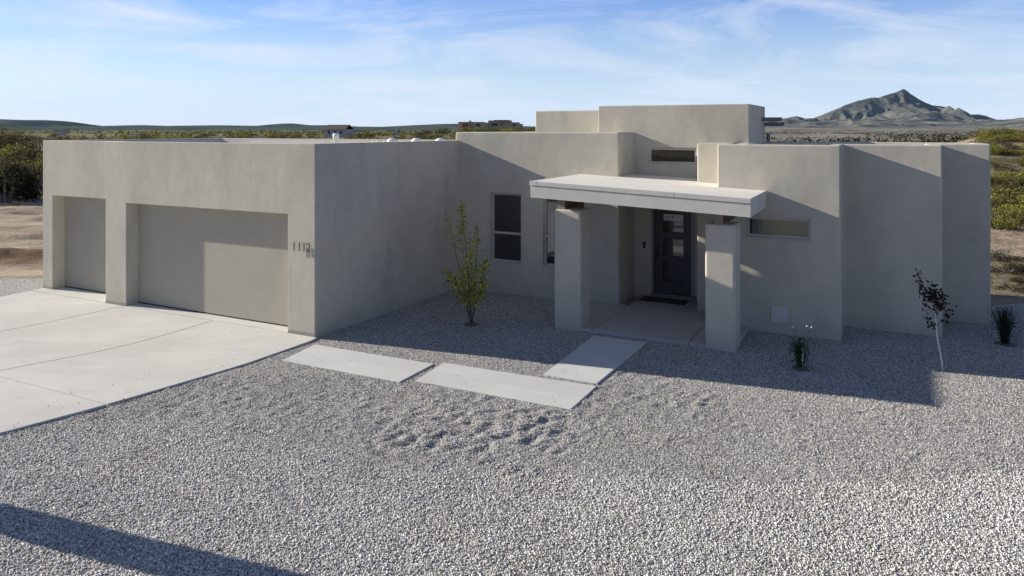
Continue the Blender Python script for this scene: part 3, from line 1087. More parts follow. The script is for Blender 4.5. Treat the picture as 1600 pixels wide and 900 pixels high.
tb.build('window_trim', M['stucco'], house, 0.006, 1)
# things seen dimly through the panes: an inside door, a low partition and a pale curtain
q = MB()
q.box(0.75, 1.42, 8.5, 8.57, 0.05, 2.15)
q.build('inner_door', M['interior_dark'], house)
q = MB()
q.box(2.42, 2.46, 5.9, 8.5, 0.06, 2.88)
q.build('inner_wall', M['interior'], house)
q = MB()
for i in range(10):
    q.box(2.6 + i * 0.09, 2.66 + i * 0.09, 5.52 + 0.02 * (i % 2), 5.55 + 0.02 * (i % 2), 1.22, 2.05)
q.build('inner_blind', M['white'], house)

# front door
vd = VDOOR + 0.10
fr_ = MB()
fr_.box(DR[0], DR[0] + 0.045, VDOOR + 0.02, VDOOR + 0.16, DR[2], DR[3])
fr_.box(DR[1] - 0.10, DR[1], VDOOR + 0.02, VDOOR + 0.16, DR[2], DR[3])
fr_.box(DR[0] + 0.045, DR[1] - 0.10, VDOOR + 0.02, VDOOR + 0.16, DR[3] - 0.045, DR[3])
fr_.build('door_frame', M['jamb'], house, 0.004, 1)
th = MB()
th.box(DR[0] - 0.02, DR[1] + 0.02, VDOOR - 0.05, VDOOR + 0.16, 0.056, 0.135)
th.build('threshold', M['galv'], house, 0.006, 1)
d0, d1 = DR[0] + 0.045, DR[1] - 0.10
lights = [(0.42, 0.92), (1.04, 1.45), (1.62, 2.05)]
g0, g1 = d0 + 0.22, d1 - 0.20
door = MB()
zs = 0.137
for a, b_ in lights + [(2.185, 2.185)]:
    door.box(g0, g1, vd, vd + 0.045, zs, a)
    zs = b_
door.box(d0, g0, vd, vd + 0.045, 0.137, 2.185)
door.box(g1, d1, vd, vd + 0.045, 0.137, 2.185)
door = door.build('front_door', M['front_door'], house)
for a, b_ in lights:
    g_ = MB()
    g_.add([(g0, vd + 0.02, a), (g1, vd + 0.02, a), (g1, vd + 0.02, b_), (g0, vd + 0.02, b_)], [(0, 1, 2, 3)])
    g_.build('pane', M['glass'], door)
    st = MB()
    for x0, x1, z0_, z1_ in ((g0 - 0.02, g0, a - 0.02, b_ + 0.02), (g1, g1 + 0.02, a - 0.02, b_ + 0.02), (g0, g1, a - 0.02, a), (g0, g1, b_, b_ + 0.02)):
        st.box(x0, x1, vd - 0.012, vd - 0.001, z0_, z1_)
    st.build('glazing_bead', M['front_door'], door)
hd = MB()
hd.box(d0 + 0.05, d0 + 0.11, vd - 0.012, vd - 0.001, 1.00, 1.26)
hd.tube([(d0 + 0.08, vd - 0.012, 1.06), (d0 + 0.08, vd - 0.055, 1.06), (d0 + 0.19, vd - 0.055, 1.06)], 0.012, 8)
hd.tube([(d0 + 0.08, vd - 0.012, 1.19), (d0 + 0.08, vd - 0.03, 1.19)], 0.026, 10)
hd.build('handle', M['black'], door)
stk = MB()
stk.box(g0 + 0.005, g1 - 0.005, vd + 0.012, vd + 0.014, 1.89, 2.04)
stk = stk.build('sticker', M['white'], door)


def text_mesh(s, size, depth, name, mat, parent, loc):
    cu = bpy.data.curves.new(name, 'FONT')
    cu.body = s
    cu.size = size
    cu.extrude = depth
    t_ = bpy.data.objects.new(name, cu)
    C.objects.link(t_)
    dg = bpy.context.evaluated_depsgraph_get()
    me = bpy.data.meshes.new_from_object(t_.evaluated_get(dg))
    bpy.data.objects.remove(t_)
    bpy.data.curves.remove(cu)
    me.transform(Matrix.Translation(loc) @ Matrix.Rotation(R(90), 4, 'X'))
    me.materials.clear()
    me.materials.append(mat)
    me.name = name
    return link(bpy.data.objects.new(name, me), parent)


text_mesh('ELCR', 0.10, 0.001, 'sticker_text', M['ink'], door, (g0 + 0.04, vd + 0.0105, 1.935))

# door bell and its mat
db = MB()
db.box(4.655, 4.715, VDOOR - 0.022, VDOOR - 0.002, 1.20, 1.36)
db.build('doorbell', M['black'], house, 0.008, 2)
mt_o = MB()
mt_o.box(-0.55, 0.55, -0.24, 0.24, 0, 0.014)
mt_o = mt_o.build('door_mat', M['mat'], None, 0.004, 1)
x, y = hw(5.28, 6.02)
mt_o.location = (x, y, Z0 + 0.001)
mt_o.rotation_euler = (0, 0, -YAW)
tag(mt_o, 'dark doormat lying in front of the grey front door', 'doormat')

# utility hatch on the right wing
ap = MB()
ap.box(7.885, 8.225, 4.478, 4.497, 0.225, 0.555)
ap.build('access_panel', M['panel'], house, 0.006, 1)

# columns, beams and porch roof
for (u0, u1, v0, v1, h) in ((3.84, 4.43, 2.85, 3.42, 2.455), (6.92, 7.48, 2.85, 3.42, 2.335)):
    cb = MB()
    cb.box(u0, u1, v0, v1, -0.2, h)
    cb.build('column', M['stucco_column'], house, 0.05, 4)


def top(u, v=0):
    return 3.045 - 0.0415 * (u - 3.43)


def bot(u, v=0):
    return top(u) - 0.335


for u0, w_, v1 in ((3.90, 0.17, 3.98), (7.08, 0.17, 4.45)):
    b_ = MB()
    b_.prism([(u0, 2.90), (u0 + w_, 2.90), (u0 + w_, v1), (u0, v1)], lambda x, y: bot(x) - (0.315 if w_ and u0 < 5 else 0.235), lambda x, y: bot(x) + 0.02)
    for f_i in range(len(b_.f)):
        if f_i == 2:
            b_.m[f_i] = 1
    b_.build('beam', [M['wood'], M['beam_end']], house, 0.006, 1)

cv = 2.52
ul, ur = 3.46, 7.80
can = MB()
can.prism([(ul + 0.02, cv + 0.02), (ur - 0.02, cv + 0.02), (ur - 0.02, 4.494), (6.812, 4.494), (6.812, 5.394), (6.194, 5.394), (6.194, VDOOR - 0.006), (4.436, VDOOR - 0.006), (4.436, 5.244), (ul + 0.02, 5.244)],
          lambda x, y: bot(x) + 0.05, lambda x, y: top(x) - 0.02)
canopy = can.build('porch_roof', M['fascia'], house)
mem = MB()
mem.prism([(ul + 0.024, cv + 0.024), (ur - 0.024, cv + 0.024), (ur - 0.024, 4.492), (6.81, 4.492), (6.81, 5.392), (6.192, 5.392), (6.192, VDOOR - 0.008), (4.438, VDOOR - 0.008), (4.438, 5.242), (ul + 0.024, 5.242)],
          lambda x, y: top(x) - 0.0195, lambda x, y: top(x) - 0.003)
mem.build('roof_membrane', M['canopy_top'], canopy)
fa_ = MB()
fa_.prism([(ul, cv), (ur, cv), (ur, cv + 0.019), (ul, cv + 0.019)], bot, lambda x, y: top(x) - 0.095)
fa_.prism([(ur - 0.019, cv + 0.0195), (ur, cv + 0.0195), (ur, 4.49), (ur - 0.019, 4.49)], bot, lambda x, y: top(x) - 0.0)
fa_.prism([(ul, cv + 0.0195), (ul + 0.019, cv + 0.0195), (ul + 0.019, 5.24), (ul, 5.24)], bot, lambda x, y: top(x) - 0.0)
fa_.build('fascia', M['fascia'], canopy)
cap = MB()
for a, b_ in ((ul - 0.012, 3.60), (3.608, 6.43), (6.438, ur + 0.004)):
    cap.prism([(a, cv - 0.014), (b_, cv - 0.014), (b_, cv + 0.0235), (a, cv + 0.0235)], lambda x, y: top(x) - 0.088, lambda x, y: top(x) + 0.002)
cap.build('drip_edge', M['fascia'], canopy, 0.003, 1)

# house number on the garage pier, standing off the wall
for k, (ch, u) in enumerate((('1', -0.555), ('1', -0.42), ('1', -0.30), ('2', -0.19))):
    dg_ = text_mesh(ch, 0.25, 0.006, 'house_number', M['metal_bronze'], house, (u, -0.045, 1.70))
    dg_['label'] = 'bronze house number digit ' + ch

# scuppers on the side of the centre block
for z, v0 in ((4.30, 8.35), (4.18, 8.78)):
    s = MB()
    s.box(7.152, 7.62, v0, v0 + 0.012, z, z + 0.10)
    s.box(7.152, 7.62, v0 + 0.14, v0 + 0.152, z, z + 0.10)
    s.box(7.152, 7.62, v0 + 0.012, v0 + 0.14, z, z + 0.012)
    s.build('roof_scupper', M['galv'], house)
s = MB()
s.tube([(7.24, 8.86, 4.0), (7.24, 8.86, 3.4)], 0.05, 8)
s.build('downspout', M['galv'], house)

# vents on the garage roof
def px_on_v(px_, py_, v):
    d_ = (px_ - 800) / 1155
    Zc = (v + sY * OX + cY * OY) / (sY * d_ + cY)
    Xc = d_ * Zc
    return (cY * (Xc - OX) - sY * (Zc - OY), EYE - (py_ - 202) * Zc / 1155)


ZR = HG - 0.41
for px_, py_, v in ((613, 215.5, 5.2), (651, 215.5, 5.2), (688, 215.5, 5.2)):
    u, h = px_on_v(px_, py_, v)
    s = MB()
    s.lathe([(0.09, ZR), (0.09, h - 0.15), (0.15, h - 0.15), (0.155, h - 0.10), (0.13, h - 0.045), (0.08, h - 0.012), (0.02, h)], u, v, 14)
    s.build('roof_vent', M['white'], house, 0, 0, True)
u, h = px_on_v(525, 208, 4.3)
s = MB()
s.lathe([(0.055, ZR), (0.055, h - 0.16), (0.085, h - 0.15), (0.085, h - 0.03), (0.05, h)], u, 4.3, 12)
s.build('vent_pipe', M['white'], house, 0, 0, True)
for px_ in (584, 590, 602):
    u, h = px_on_v(px_, 219.5, 4.9)
    s = MB()
    s.lathe([(0.04, ZR), (0.04, h)], u, 4.9, 10)
    s.build('vent_pipe', M['white'], house)

# unseen pillar added left of the camera to cast the long gravel shadow
x, y = hw(-0.75, -6.98)
gp = empty('shadow_pillar', (x, y, 0), -YAW)
tag(gp, 'tall slim stucco pillar added out of view to cast a long shadow', 'pillar')
s = MB()
s.box(-0.21, 0.21, -0.21, 0.21, -0.2, 3.05)
s.build('shaft', M['stucco'], gp, 0.03, 2)
s = MB()
s.box(-0.235, 0.235, -0.235, 0.235, 3.052, 3.13)
s.build('pillar_cap', M['footing'], gp, 0.01, 1)

# ------------------------------------------------------------------ plants
def leaf_quads(centres, size, asp, tones, droop=0.0, r=rng):
    """one small folded-looking quad per leaf"""
    V, F, T = [], [], []
    for (p, tn) in zip(centres, tones):
        s = size * r.uniform(0.6, 1.3)
        a = Vector((r.gauss(0, 1), r.gauss(0, 1), r.gauss(0, 1) - droop)).normalized()
        b_ = a.orthogonal().normalized()
        b_ = Matrix.Rotation(r.uniform(0, 6.28), 3, a) @ b_
        p = Vector(p)
        o = len(V)
        V += [p, p + a * s * 0.5 + b_ * s * asp * 0.5, p + a * s, p + a * s * 0.5 - b_ * s * asp * 0.5]
        F.append((o, o + 1, o + 2, o + 3))
        T += [tn] * 4
    return V, F, T


def build_leaves(name, centres, size, asp, tones, mat, parent=None, droop=0.0):
    V, F, T = leaf_quads(centres, size, asp, tones, droop)
    return mesh_np(name, np.array([tuple(v) for v in V]), np.array(F), mat, parent, np.array(T))


def lerp_path(path, t):
    k = t * (len(path) - 1)
    i = min(int(k), len(path) - 2)
    return Vector(path[i]).lerp(Vector(path[i + 1]), k - i)


# sapling by the garage wall: several upright stems with small yellow-green leaves
x, y = hw(2.21, 2.28)
sap = empty('sapling', (x, y, 0.0))
tag(sap, 'slender young tree with yellow-green leaves on several stems, shaded by the garage', 'tree')
stems = [
    [(0, 0, 0), (-0.03, 0.02, 0.5), (-0.08, 0, 1.1), (-0.13, 0.05, 1.7), (-0.20, 0.05, 2.15), (-0.21, 0.03, 2.52)],
    [(0.02, 0, 0), (0.05, -0.05, 0.5), (0.07, -0.03, 1.0), (0.10, 0, 1.5), (0.13, 0.0, 1.8), (0.11, 0, 2.1)],
    [(-0.02, 0, 0), (-0.10, 0.04, 0.5), (-0.22, 0.06, 1.0), (-0.33, 0.06, 1.5), (-0.44, 0.08, 1.95), (-0.52, 0.08, 2.30)],
    [(0, 0.02, 0), (0.08, 0.1, 0.4), (0.18, 0.12, 0.8), (0.27, 0.1, 1.15), (0.29, 0.08, 1.35)],
    [(0, -0.02, 0), (-0.12, -0.08, 0.45), (-0.27, -0.12, 0.8), (-0.37, -0.12, 1.0), (-0.50, -0.1, 1.1)],
    [(0, 0.02, 0.02), (-0.02, 0.12, 0.6), (0.0, 0.2, 1.1), (-0.02, 0.22, 1.5)],
    [(0, 0, 0.02), (0.1, -0.12, 0.5), (0.22, -0.16, 0.75), (0.26, -0.18, 0.9)],
    [(0, 0, 0.02), (-0.06, -0.1, 0.5), (-0.12, -0.15, 0.9), (-0.16, -0.15, 1.3)],
]
s = MB()
cen, ton = [], []
for i, p in enumerate(stems):
    n_ = len(p)
    s.tube(p, [0.011 - 0.008 * k / (n_ - 1) for k in range(n_)], 6)
    dens = [340, 150, 80, 200, 210, 140, 140, 140][i]
    for _ in range(dens):
        tt = rng.uniform(0.22, 1.0) if i else rng.uniform(0.18, 1.0)
        if i == 2 and 0.35 < tt < 0.55 and rng.random() < 0.7:
            continue
        q = lerp_path(p, tt)
        spread = 0.085 * (1.15 - tt) + 0.022
        q = q + Vector((rng.gauss(0, spread), rng.gauss(0, spread), rng.gauss(0, 0.05)))
        if q.z < 0.4:
            continue
        cen.append(q)
        ton.append(min(1, max(0, rng.gauss(0.52, 0.28))))
s.build('trunk', M['bark'], sap)
build_leaves('crown', cen, 0.066, 0.6, ton, M['leaf_sapling'], sap)
bas = MB()
bas.lathe([(0.17, 0.0), (0.15, 0.025), (0.06, 0.045)], 0, 0, 14)
bas.build('mulch_ring', M['soil'], sap)

# young tree at the right with a white trunk and dark purple leaves
x, y = hw(10.81, 3.41)
s2 = empty('sapling', (x, y, 0.0))
tag(s2, 'small young tree with white trunk and dark purple leaves', 'tree')
tr_ = [(0, 0, -0.02), (-0.02, 0, 0.2), (-0.07, 0.01, 0.45), (-0.11, 0.0, 0.72), (-0.12, 0, 0.95), (-0.13, 0.01, 1.15)]
s = MB()
s.tube(tr_, [0.018, 0.015, 0.014, 0.012, 0.011, 0.008], 8)
s.build('trunk', M['bark_white'], s2, 0, 0, True)
brs = [
    [(-0.13, 0, 0.88), (-0.25, 0.03, 1.12), (-0.33, 0.03, 1.38), (-0.40, 0.02, 1.66)],
    [(-0.12, 0, 0.92), (-0.16, -0.03, 1.2), (-0.19, -0.03, 1.5)],
    [(-0.12, 0, 0.82), (-0.03, 0.05, 1.02), (0.01, 0.06, 1.2)],
    [(-0.10, 0, 0.68), (-0.22, -0.03, 0.80), (-0.30, -0.02, 0.92)],
    [(-0.11, 0, 0.75), (0.03, 0.02, 0.86), (0.13, 0.03, 0.95), (0.20, 0.03, 1.10)],
    [(-0.13, 0, 0.95), (-0.10, -0.08, 1.15), (-0.09, -0.1, 1.34)],
]
s = MB()
cen, ton = [], []
for i, p in enumerate(brs):
    s.tube(p, [0.008 - 0.005 * k / (len(p) - 1) for k in range(len(p))], 5)
    for _ in range([95, 90, 60, 26, 18, 70][i]):
        tt = rng.uniform(0.3, 1.0)
        q = lerp_path(p, tt)
        sp_ = 0.042 if i < 3 or i == 5 else 0.028
        cen.append(q + Vector((rng.gauss(0, sp_), rng.gauss(0, sp_), rng.gauss(0, 0.045))))
        ton.append(min(1, max(0, rng.gauss(0.45, 0.25))))
s.build('branch', M['bark_grey'], s2)
build_leaves('crown', cen, 0.07, 0.6, ton, M['leaf_purple'], s2)


def rush(name, u, v, label, h, rad, n, leafmat, flowers, tagged):  # arching blades plus fine leaves
    x, y = hw(u, v)
    o = empty(name, (x, y, 0))
    tag(o, label, 'shrub')
    V, F, T = [], [], []
    for _ in range(n):
        a = rng.uniform(0, 6.28)
        lean = abs(rng.gauss(0, 0.30))
        hh = h * rng.uniform(0.45, 1.0)
        d_ = Vector((math.cos(a), math.sin(a), 0))
        b0 = d_ * rng.uniform(0, rad * 0.35)
        mid = b0 + d_ * lean * hh * 0.35 + Vector((0, 0, hh * 0.55))
        tip = b0 + d_ * lean * hh * 0.95 + Vector((0, 0, hh))
        sd = Vector((-d_.y, d_.x, 0)) * rng.uniform(0.004, 0.008)
        k = len(V)
        V += [b0 - sd, b0 + sd, mid + sd, mid - sd, tip + sd * 0.25, tip - sd * 0.25]
        F += [(k, k + 1, k + 2, k + 3), (k + 3, k + 2, k + 4, k + 5)]
        T += [min(1, max(0, rng.gauss(0.45, 0.25)))] * 6
    mesh_np('foliage', np.array([tuple(p) for p in V]), np.array(F), leafmat, o, np.array(T))
    cen = [(rng.gauss(0, rad * 0.75), rng.gauss(0, rad * 0.75), rng.uniform(0.05, h * 0.95)) for _ in range(n * 5)]
    build_leaves('foliage', cen, 0.034, 0.4, [min(1, max(0, rng.gauss(0.4, 0.25))) for _ in cen], leafmat, o)
    for fx, fz in flowers:
        f_ = MB()
        f_.tube([(0, 0, h * 0.6), (fx * 0.6, 0, fz * 0.8), (fx, 0, fz)], 0.003, 4)
        f_.build('flower_stalk', M['bark'], o)
        f_ = MB()
        for k in range(5):
            a = k * 1.256
            cx_, cz_ = fx + 0.013 * math.cos(a), fz + 0.013 * math.sin(a)
            f_.tube([(fx, -0.004, fz), (cx_, -0.012, cz_)], [0.004, 0.008], 6)
        f_.build('flower', M['petal'], o)
    bs = MB()
    bs.lathe([(rad * 1.1, 0), (rad * 0.9, 0.02), (rad * 0.3, 0.03)], 0, 0, 12)
    bs.build('mulch_ring', M['soil'], o)
    if tagged:
        tg_ = MB()
        tg_.box(-0.002, 0.028, -rad * 0.55, -rad * 0.55 + 0.002, 0.14, 0.36)
        tg_.tube([(0.013, -rad * 0.53, 0.0), (0.013, -rad * 0.53, 0.34)], 0.004, 5)
        tg_.build('plant_tag', M['stake_tag'], o)
    return o


rush('flowering_shrub', 8.64, 2.42, 'small dark green shrub with pale flowers, in front of the right wing', 0.52, 0.12, 150, M['leaf_rush'], [(-0.13, 0.70), (0.11, 0.72), (0.19, 0.70)], True)
rush('shrub', 11.98, 5.68, 'dull green bushy shrub in shade at the right corner of the house', 0.72, 0.17, 220, M['leaf_rush_dull'], [], False)


# desert bushes: a handful of kinds, each a crown of leaf clumps over a few stems
def bush_mesh(name, mat, n, rx, rz, leaf, seed, clumps=14, stem=True):
    r_ = random.Random(seed)
    cl_ = []
    for _ in range(clumps):
        a = r_.uniform(0, 6.28)
        q = r_.uniform(0.15, 1.0) ** 0.6 * rx
        top_ = rz * math.sqrt(max(0.05, 1 - (q / (rx * 1.15)) ** 2))
        cl_.append(Vector((q * math.cos(a), q * math.sin(a), r_.uniform(0.25, 1.0) * top_)))
    cen, ton = [], []
    for _ in range(n):
        c_ = r_.choice(cl_)
        s_ = rx * 0.20
        p = c_ + Vector((r_.gauss(0, s_), r_.gauss(0, s_), -abs(r_.gauss(0, s_ * 1.3)) + s_ * 0.35))
        if p.z < 0.03:
            p.z = abs(p.z)
        cen.append(p)
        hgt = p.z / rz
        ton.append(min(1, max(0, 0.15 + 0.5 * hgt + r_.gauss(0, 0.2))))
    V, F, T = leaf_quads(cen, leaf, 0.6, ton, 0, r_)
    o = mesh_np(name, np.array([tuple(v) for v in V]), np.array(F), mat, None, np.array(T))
    if stem:
        st = MB()
        for k in range(7):
            c_ = cl_[k % len(cl_)]
            st.tube([(0.04 * math.cos(k), 0.04 * math.sin(k), -0.05), tuple(c_ * 0.5 + Vector((0, 0, 0.1))), tuple(c_)], [0.035 * rx, 0.022 * rx, 0.008 * rx], 4)
        me2 = st.build('stem', M['bark_grey'])
        # joined into the plant's own mesh: stems are too small to read as a part out here
        bm = bmesh.new()
        bm.from_mesh(o.data)
        nf = len(bm.faces)
        bm.from_mesh(me2.data)
        bm.faces.ensure_lookup_table()
        for f_ in bm.faces[nf:]:
            f_.material_index = 1
        bm.to_mesh(o.data)
        bm.free()
        o.data.materials.append(M['bark_grey'])
        dd = me2.data
        bpy.data.objects.remove(me2)
        bpy.data.meshes.remove(dd)
    return o


BUSH = {}
for nm, mat in (('olive', 'leaf_olive'), ('sunny yellow-green', 'leaf_yellow'), ('green', 'leaf_green'), ('dark', 'leaf_dark'), ('brown', 'leaf_brown')):
    BUSH[nm] = [bush_mesh('desert_shrub', M[mat], 1900, 1.0, 1.0, 0.085, hash(nm) % 1000 + k if False else len(nm) * 17 + k * 5 + 3, 16) for k in range(3)]
pool_used = {}


def place_bush(kind, x, y, sx_, sz_, label, group, cat='bush'):
    i = rng.randrange(3)
    src = BUSH[kind][i]
    if (kind, i) not in pool_used:
        pool_used[(kind, i)] = 1
        o = src
    else:
        o = src.copy()
        C.objects.link(o)
    z = float(terrain_h(np.array([x]), np.array([y]))[0])
    o.location = (x, y, z - 0.03)
    o.rotation_euler = (0, 0, rng.uniform(0, 6.28))
    o.scale = (sx_, sx_ * rng.uniform(0.85, 1.15), sz_)
    tag(o, label, cat, group)
    return o


KIND_W = ['olive'] * 4 + ['sunny yellow-green'] * 3 + ['green'] * 4 + ['dark'] * 3 + ['brown'] * 2
for i in range(125):
    Zd = math.exp(rng.uniform(math.log(62), math.log(420)))
    px_ = rng.uniform(-60, 735)
    ytop = rng.uniform(206.5, 217) if Zd < 200 else rng.uniform(204.2, 209)
    h = min(3.9, max(0.9, 4.1 - (ytop - 202) * Zd / 1155))
    k = rng.choice(KIND_W)
    place_bush(k, (px_ - 800) / 1155 * Zd, Zd, h * rng.uniform(0.55, 1.1), h, k + ' desert bush in the scrub band beyond the garage roof', 'desert bushes beyond the garage roof')
# around the foot of the knoll
for i in range(26):
    Zd = rng.uniform(225, 250)
    px_ = rng.uniform(715, 838)
    ytop = rng.uniform(193, 202)
    k = rng.choice(['green', 'sunny yellow-green', 'olive', 'dark'])
    X_ = (px_ - 800) / 1155 * Zd
    zt = float(terrain_h(np.array([X_]), np.array([Zd]))[0])
    h = max(1.0, 4.1 - (ytop - 202) * Zd / 1155 - zt)
    place_bush(k, X_, Zd, min(h, 3) * rng.uniform(0.6, 0.9), min(h, 3.4), k + ' bush growing below the far adobe house', 'bushes round the far adobe house')
# slope on the right
for i in range(120):
    Zd = math.exp(rng.uniform(math.log(31), math.log(105)))
    px_ = rng.uniform(1535, 1650)
    h = rng.uniform(0.35, 1.1) * (1.0 if Zd > 45 else 0.8)
    k = rng.choice(['olive', 'sunny yellow-green', 'sunny yellow-green', 'brown', 'brown'])
    place_bush(k, (px_ - 800) / 1155 * Zd, Zd, h * rng.uniform(0.9, 1.6), h, k + ' desert bush on the sunny slope right of the house', 'desert bushes on the right-hand slope')
for i in range(14):
    Zd = rng.uniform(17.5, 24)
    px_ = rng.uniform(1550, 1680)
    k = rng.choice(['olive', 'dark', 'brown'])
    h = rng.uniform(0.15, 0.4)
    place_bush(k, (px_ - 800) / 1155 * Zd, Zd, h * 1.3, h, 'low ' + k + ' scrub in the shadow of the house on the right', 'low scrub in the shadow of the house')
# far treeline on the plain, seen as one mass
cen, ton = [], []
for i in range(5200):
    Zd = math.exp(rng.uniform(math.log(430), math.log(1900)))
    X_ = rng.uniform(-0.85, 0.9) * Zd
    if vnoise(np.array([X_]), np.array([Zd]), 5, 160)[0] < 0.5 or X_ > 0.2 * Zd:
        continue
    base = Vector((X_, Zd, float(terrain_h(np.array([X_]), np.array([Zd]))[0])))
    hh = rng.uniform(1.2, 4.0)
    for _ in range(9):
        cen.append(base + Vector((rng.gauss(0, 1.7), rng.gauss(0, 1.7), rng.uniform(0.0, hh) * 0.8)))
        ton.append(rng.random())
tag(build_leaves('distant_scrub', cen, 1.5, 0.8, ton, M['leaf_olive']), kind='stuff')


cen, ton = [], []
for i in range(4200):
    Zd = math.exp(rng.uniform(math.log(110), math.log(900)))
    X_ = rng.uniform(0.27, 0.78) * Zd
    if vnoise(np.array([X_]), np.array([Zd]), 15, 70)[0] < 0.35:
        continue
    base = Vector((X_, Zd, float(terrain_h(np.array([X_]), np.array([Zd]))[0])))
    for _ in range(4):
        k_ = min(1.0, 0.35 + Zd / 500)
        cen.append(base + Vector((rng.gauss(0, 0.8 * k_), rng.gauss(0, 0.8 * k_), rng.uniform(-0.1, 0.6 * k_))))
        ton.append(rng.random())
tag(build_leaves('distant_scrub', cen, 0.8, 0.8, ton, M['leaf_dark']), kind='stuff')


# big mesquites left of the garage, with trunk and crown of their own
def mesquite(px_, Zd, h, rx, mat, label, seed, n=4200):
    x, y = (px_ - 800) / 1155 * Zd, Zd
    z = float(dirt_h(np.array([x]), np.array([y]))[0]) + 0.02 if Zd < 45 else float(terrain_h(np.array([x]), np.array([y]))[0])
    o = empty('desert_tree', (x, y, z))
    tag(o, label, 'tree', 'desert trees left of the garage')
    r_ = random.Random(seed)
    tr = MB()
    lim = []
    for k in range(6):
        a = k * 1.05 + r_.uniform(-0.3, 0.3)
        e = Vector((rx * 0.65 * math.cos(a), rx * 0.65 * math.sin(a), h * r_.uniform(0.5, 0.8)))
        tr.tube([(0.1 * math.cos(a), 0.1 * math.sin(a), -0.1), tuple(e * 0.45 + Vector((0, 0, 0.2))), tuple(e)], [0.11, 0.07, 0.025], 6)
        lim.append(e)
    tr.build('trunk', M['bark_grey'], o)
    cl_ = []
    for k in range(34):
        a = r_.uniform(0, 6.28)
        q = rx * math.sqrt(r_.random())
        zt = h * (1 - 0.55 * (q / rx) ** 2)
        cl_.append(Vector((q * math.cos(a), q * math.sin(a), r_.uniform(0.12, 1.0) * zt)))
    cen, ton = [], []
    for _ in range(n):
        c_ = r_.choice(cl_)
        p = c_ + Vector((r_.gauss(0, 0.27), r_.gauss(0, 0.27), r_.gauss(0, 0.20)))
        p.z = max(0.05, p.z)
        cen.append(p)
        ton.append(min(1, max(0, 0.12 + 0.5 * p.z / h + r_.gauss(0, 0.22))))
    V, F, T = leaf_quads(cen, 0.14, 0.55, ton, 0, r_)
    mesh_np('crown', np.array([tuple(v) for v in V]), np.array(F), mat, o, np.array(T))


mesquite(48, 43.0, 3.3, 2.1, M['leaf_dark'], 'dark brownish mesquite tree touching the left edge of the garage', 1, 6500)
mesquite(8, 41.0, 2.7, 1.5, M['leaf_dark'], 'dark mesquite bush at the left edge of the photo, lower than its neighbour', 2)
mesquite(24, 50.0, 3.35, 1.7, M['leaf_yellow'], 'bright yellow-green tree showing above the dark mesquites at the left', 3)
mesquite(-30, 46.0, 3.3, 2.1, M['leaf_olive'], 'olive tree just outside the left edge', 4)
mesquite(5, 66.0, 4.5, 1.6, M['leaf_dark'], 'tall dark tree standing behind the others at the far left edge', 6)
mesquite(62, 58.0, 3.5, 2.2, M['leaf_brown'], 'brownish tree behind the dark mesquite beside the garage', 5)

# ------------------------------------------------------------------ far buildings
# adobe house on the knoll
Zd = 262.0
xk = (768 - 800) / 1155 * Zd
zk = float(terrain_h(np.array([xk]), np.array([Zd]))[0])
ad = empty('adobe_house', (xk, Zd, zk - 0.5))
tag(ad, 'far tan adobe house with stepped flat roofs on a knoll, left of the upper block', 'house')
mpx = Zd / 1155


def hz(y_):
    return 4.1 + (202 - y_) * mpx - (zk - 0.5)


s = MB()
for x0, x1, y_, v0, v1 in ((716, 740, 191.2, 0, 8), (740, 763, 191.6, -2, 7), (763, 800, 188.2, -1, 9), (798, 812, 191, 0.5, 8), (811, 817, 193.4, 1, 7)):
    s.box((x0 - 768) * mpx, (x1 - 768) * mpx, v0, v1, 0, hz(y_))
s.build('wall', M['adobe'], ad)
s = MB()
s.box((772 - 768) * mpx, (796 - 768) * mpx, -2.6, 8, hz(188.6), hz(187.6))
s.box((716 - 768) * mpx, (757 - 768) * mpx, -0.6, 6, hz(191.3), hz(190.6))
s.build('roof', M['adobe_dark'], ad)
s = MB()
s.box((732.5 - 768) * mpx, (735.5 - 768) * mpx, 2, 3, hz(192), hz(188.3))
s.build('chimney', M['adobe_dark'], ad)
for x0, x1, y0_, y1_, v in ((744, 750, 197, 193.5, -2.06), (768, 778, 197, 193, -1.06), (782, 785, 196, 193, -1.06), (802, 806, 197, 194, 0.44), (726, 731, 197, 194, -0.06)):
    s = MB()
    s.box((x0 - 768) * mpx, (x1 - 768) * mpx, v, v + 0.05, hz(y0_), hz(y1_))
    s.build('window', M['far_window'], ad)
s = MB()
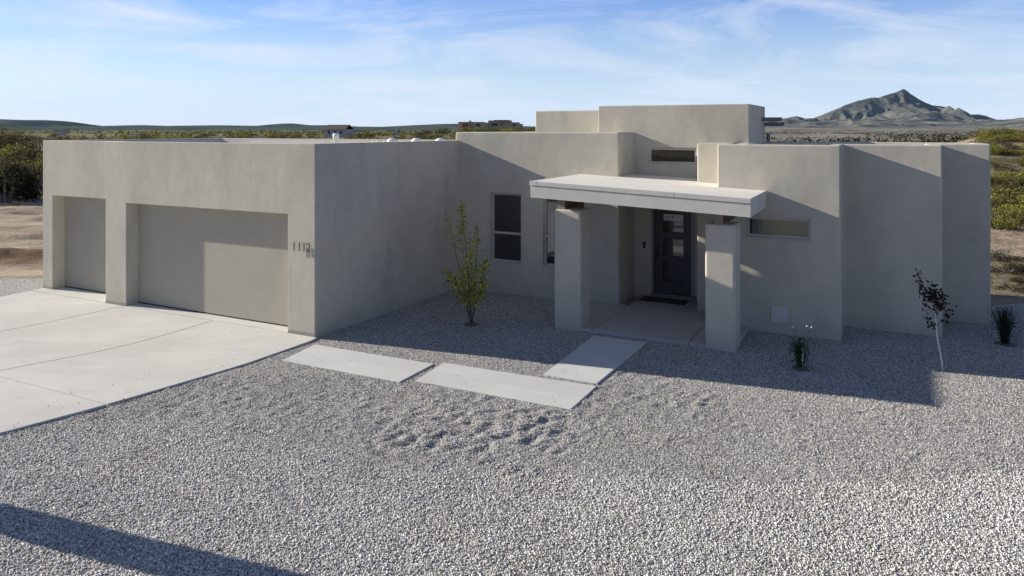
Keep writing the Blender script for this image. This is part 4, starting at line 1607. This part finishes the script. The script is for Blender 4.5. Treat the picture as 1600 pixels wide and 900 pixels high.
s.box((723 - 768) * mpx, (731 - 768) * mpx, -3.0, -0.2, hz(203), hz(194.5))
s.build('side_room', M['red_awning'], ad)

# gabled house on the plain
Zd = 400.0
mpx = Zd / 1155
gx_ = (523 - 800) / 1155 * Zd
gh = empty('gabled_house', (gx_, Zd, 0), R(-14))
tag(gh, 'far pale house with dark brown gabled roof showing above the garage parapet', 'house')
W_, D_, e_, r_h = 6.2, 9.0, 4.2, 6.6
s = MB()
s.box(-W_, W_, 0, D_, -1, e_)
s.add([(-W_ + 0.01, 0, e_), (-W_ + 0.01, D_, e_), (-W_ + 0.01, D_ / 2, r_h - 0.15)], [(0, 2, 1)])
s.build('wall', M['far_white'], gh)
s = MB()
s.add([(-W_ - .4, -0.6, e_ - .25), (W_ + .4, -0.6, e_ - .25), (W_ + .4, D_ / 2, r_h), (-W_ - .4, D_ / 2, r_h), (-W_ - .4, D_ + .6, e_ - .25), (W_ + .4, D_ + .6, e_ - .25)], [(0, 1, 2, 3), (3, 2, 5, 4)])
s.build('roof', M['rooftile'], gh)
for x0 in (-4, -0.5, 3):
    s = MB()
    s.box(x0, x0 + 1.2, -0.05, -0.005, 1.6, 3.2)
    s.build('window', M['far_window'], gh)
# low white buildings
for px_, wpx, ytop, lab in ((555, 8, 204.0, 'far low white building right of the gabled house'), (618, 10, 203.8, 'far low white building in line with the roof vents'), (90, 12, 204.5, 'far low pale building at the left in the scrub')):
    Zd = 520.0
    mpx = Zd / 1155
    o = empty('far_building', ((px_ - 800) * mpx, Zd, 0))
    tag(o, lab, 'building')
    s = MB()
    h = 4.1 + (202 - ytop) * mpx
    s.box(-wpx / 2 * mpx, wpx / 2 * mpx, 0, 6, -1, h)
    s.build('wall', M['far_white'], o)
    s = MB()
    s.box(-wpx / 2 * mpx - .3, wpx / 2 * mpx + .3, -0.3, 6.3, h + 0.005, h + 0.3)
    s.build('roof', M['adobe_dark'], o)

# drop bush prototypes that never got a place
for k, lst in BUSH.items():
    for i, o in enumerate(lst):
        if (k, i) not in pool_used:
            bpy.data.objects.remove(o)
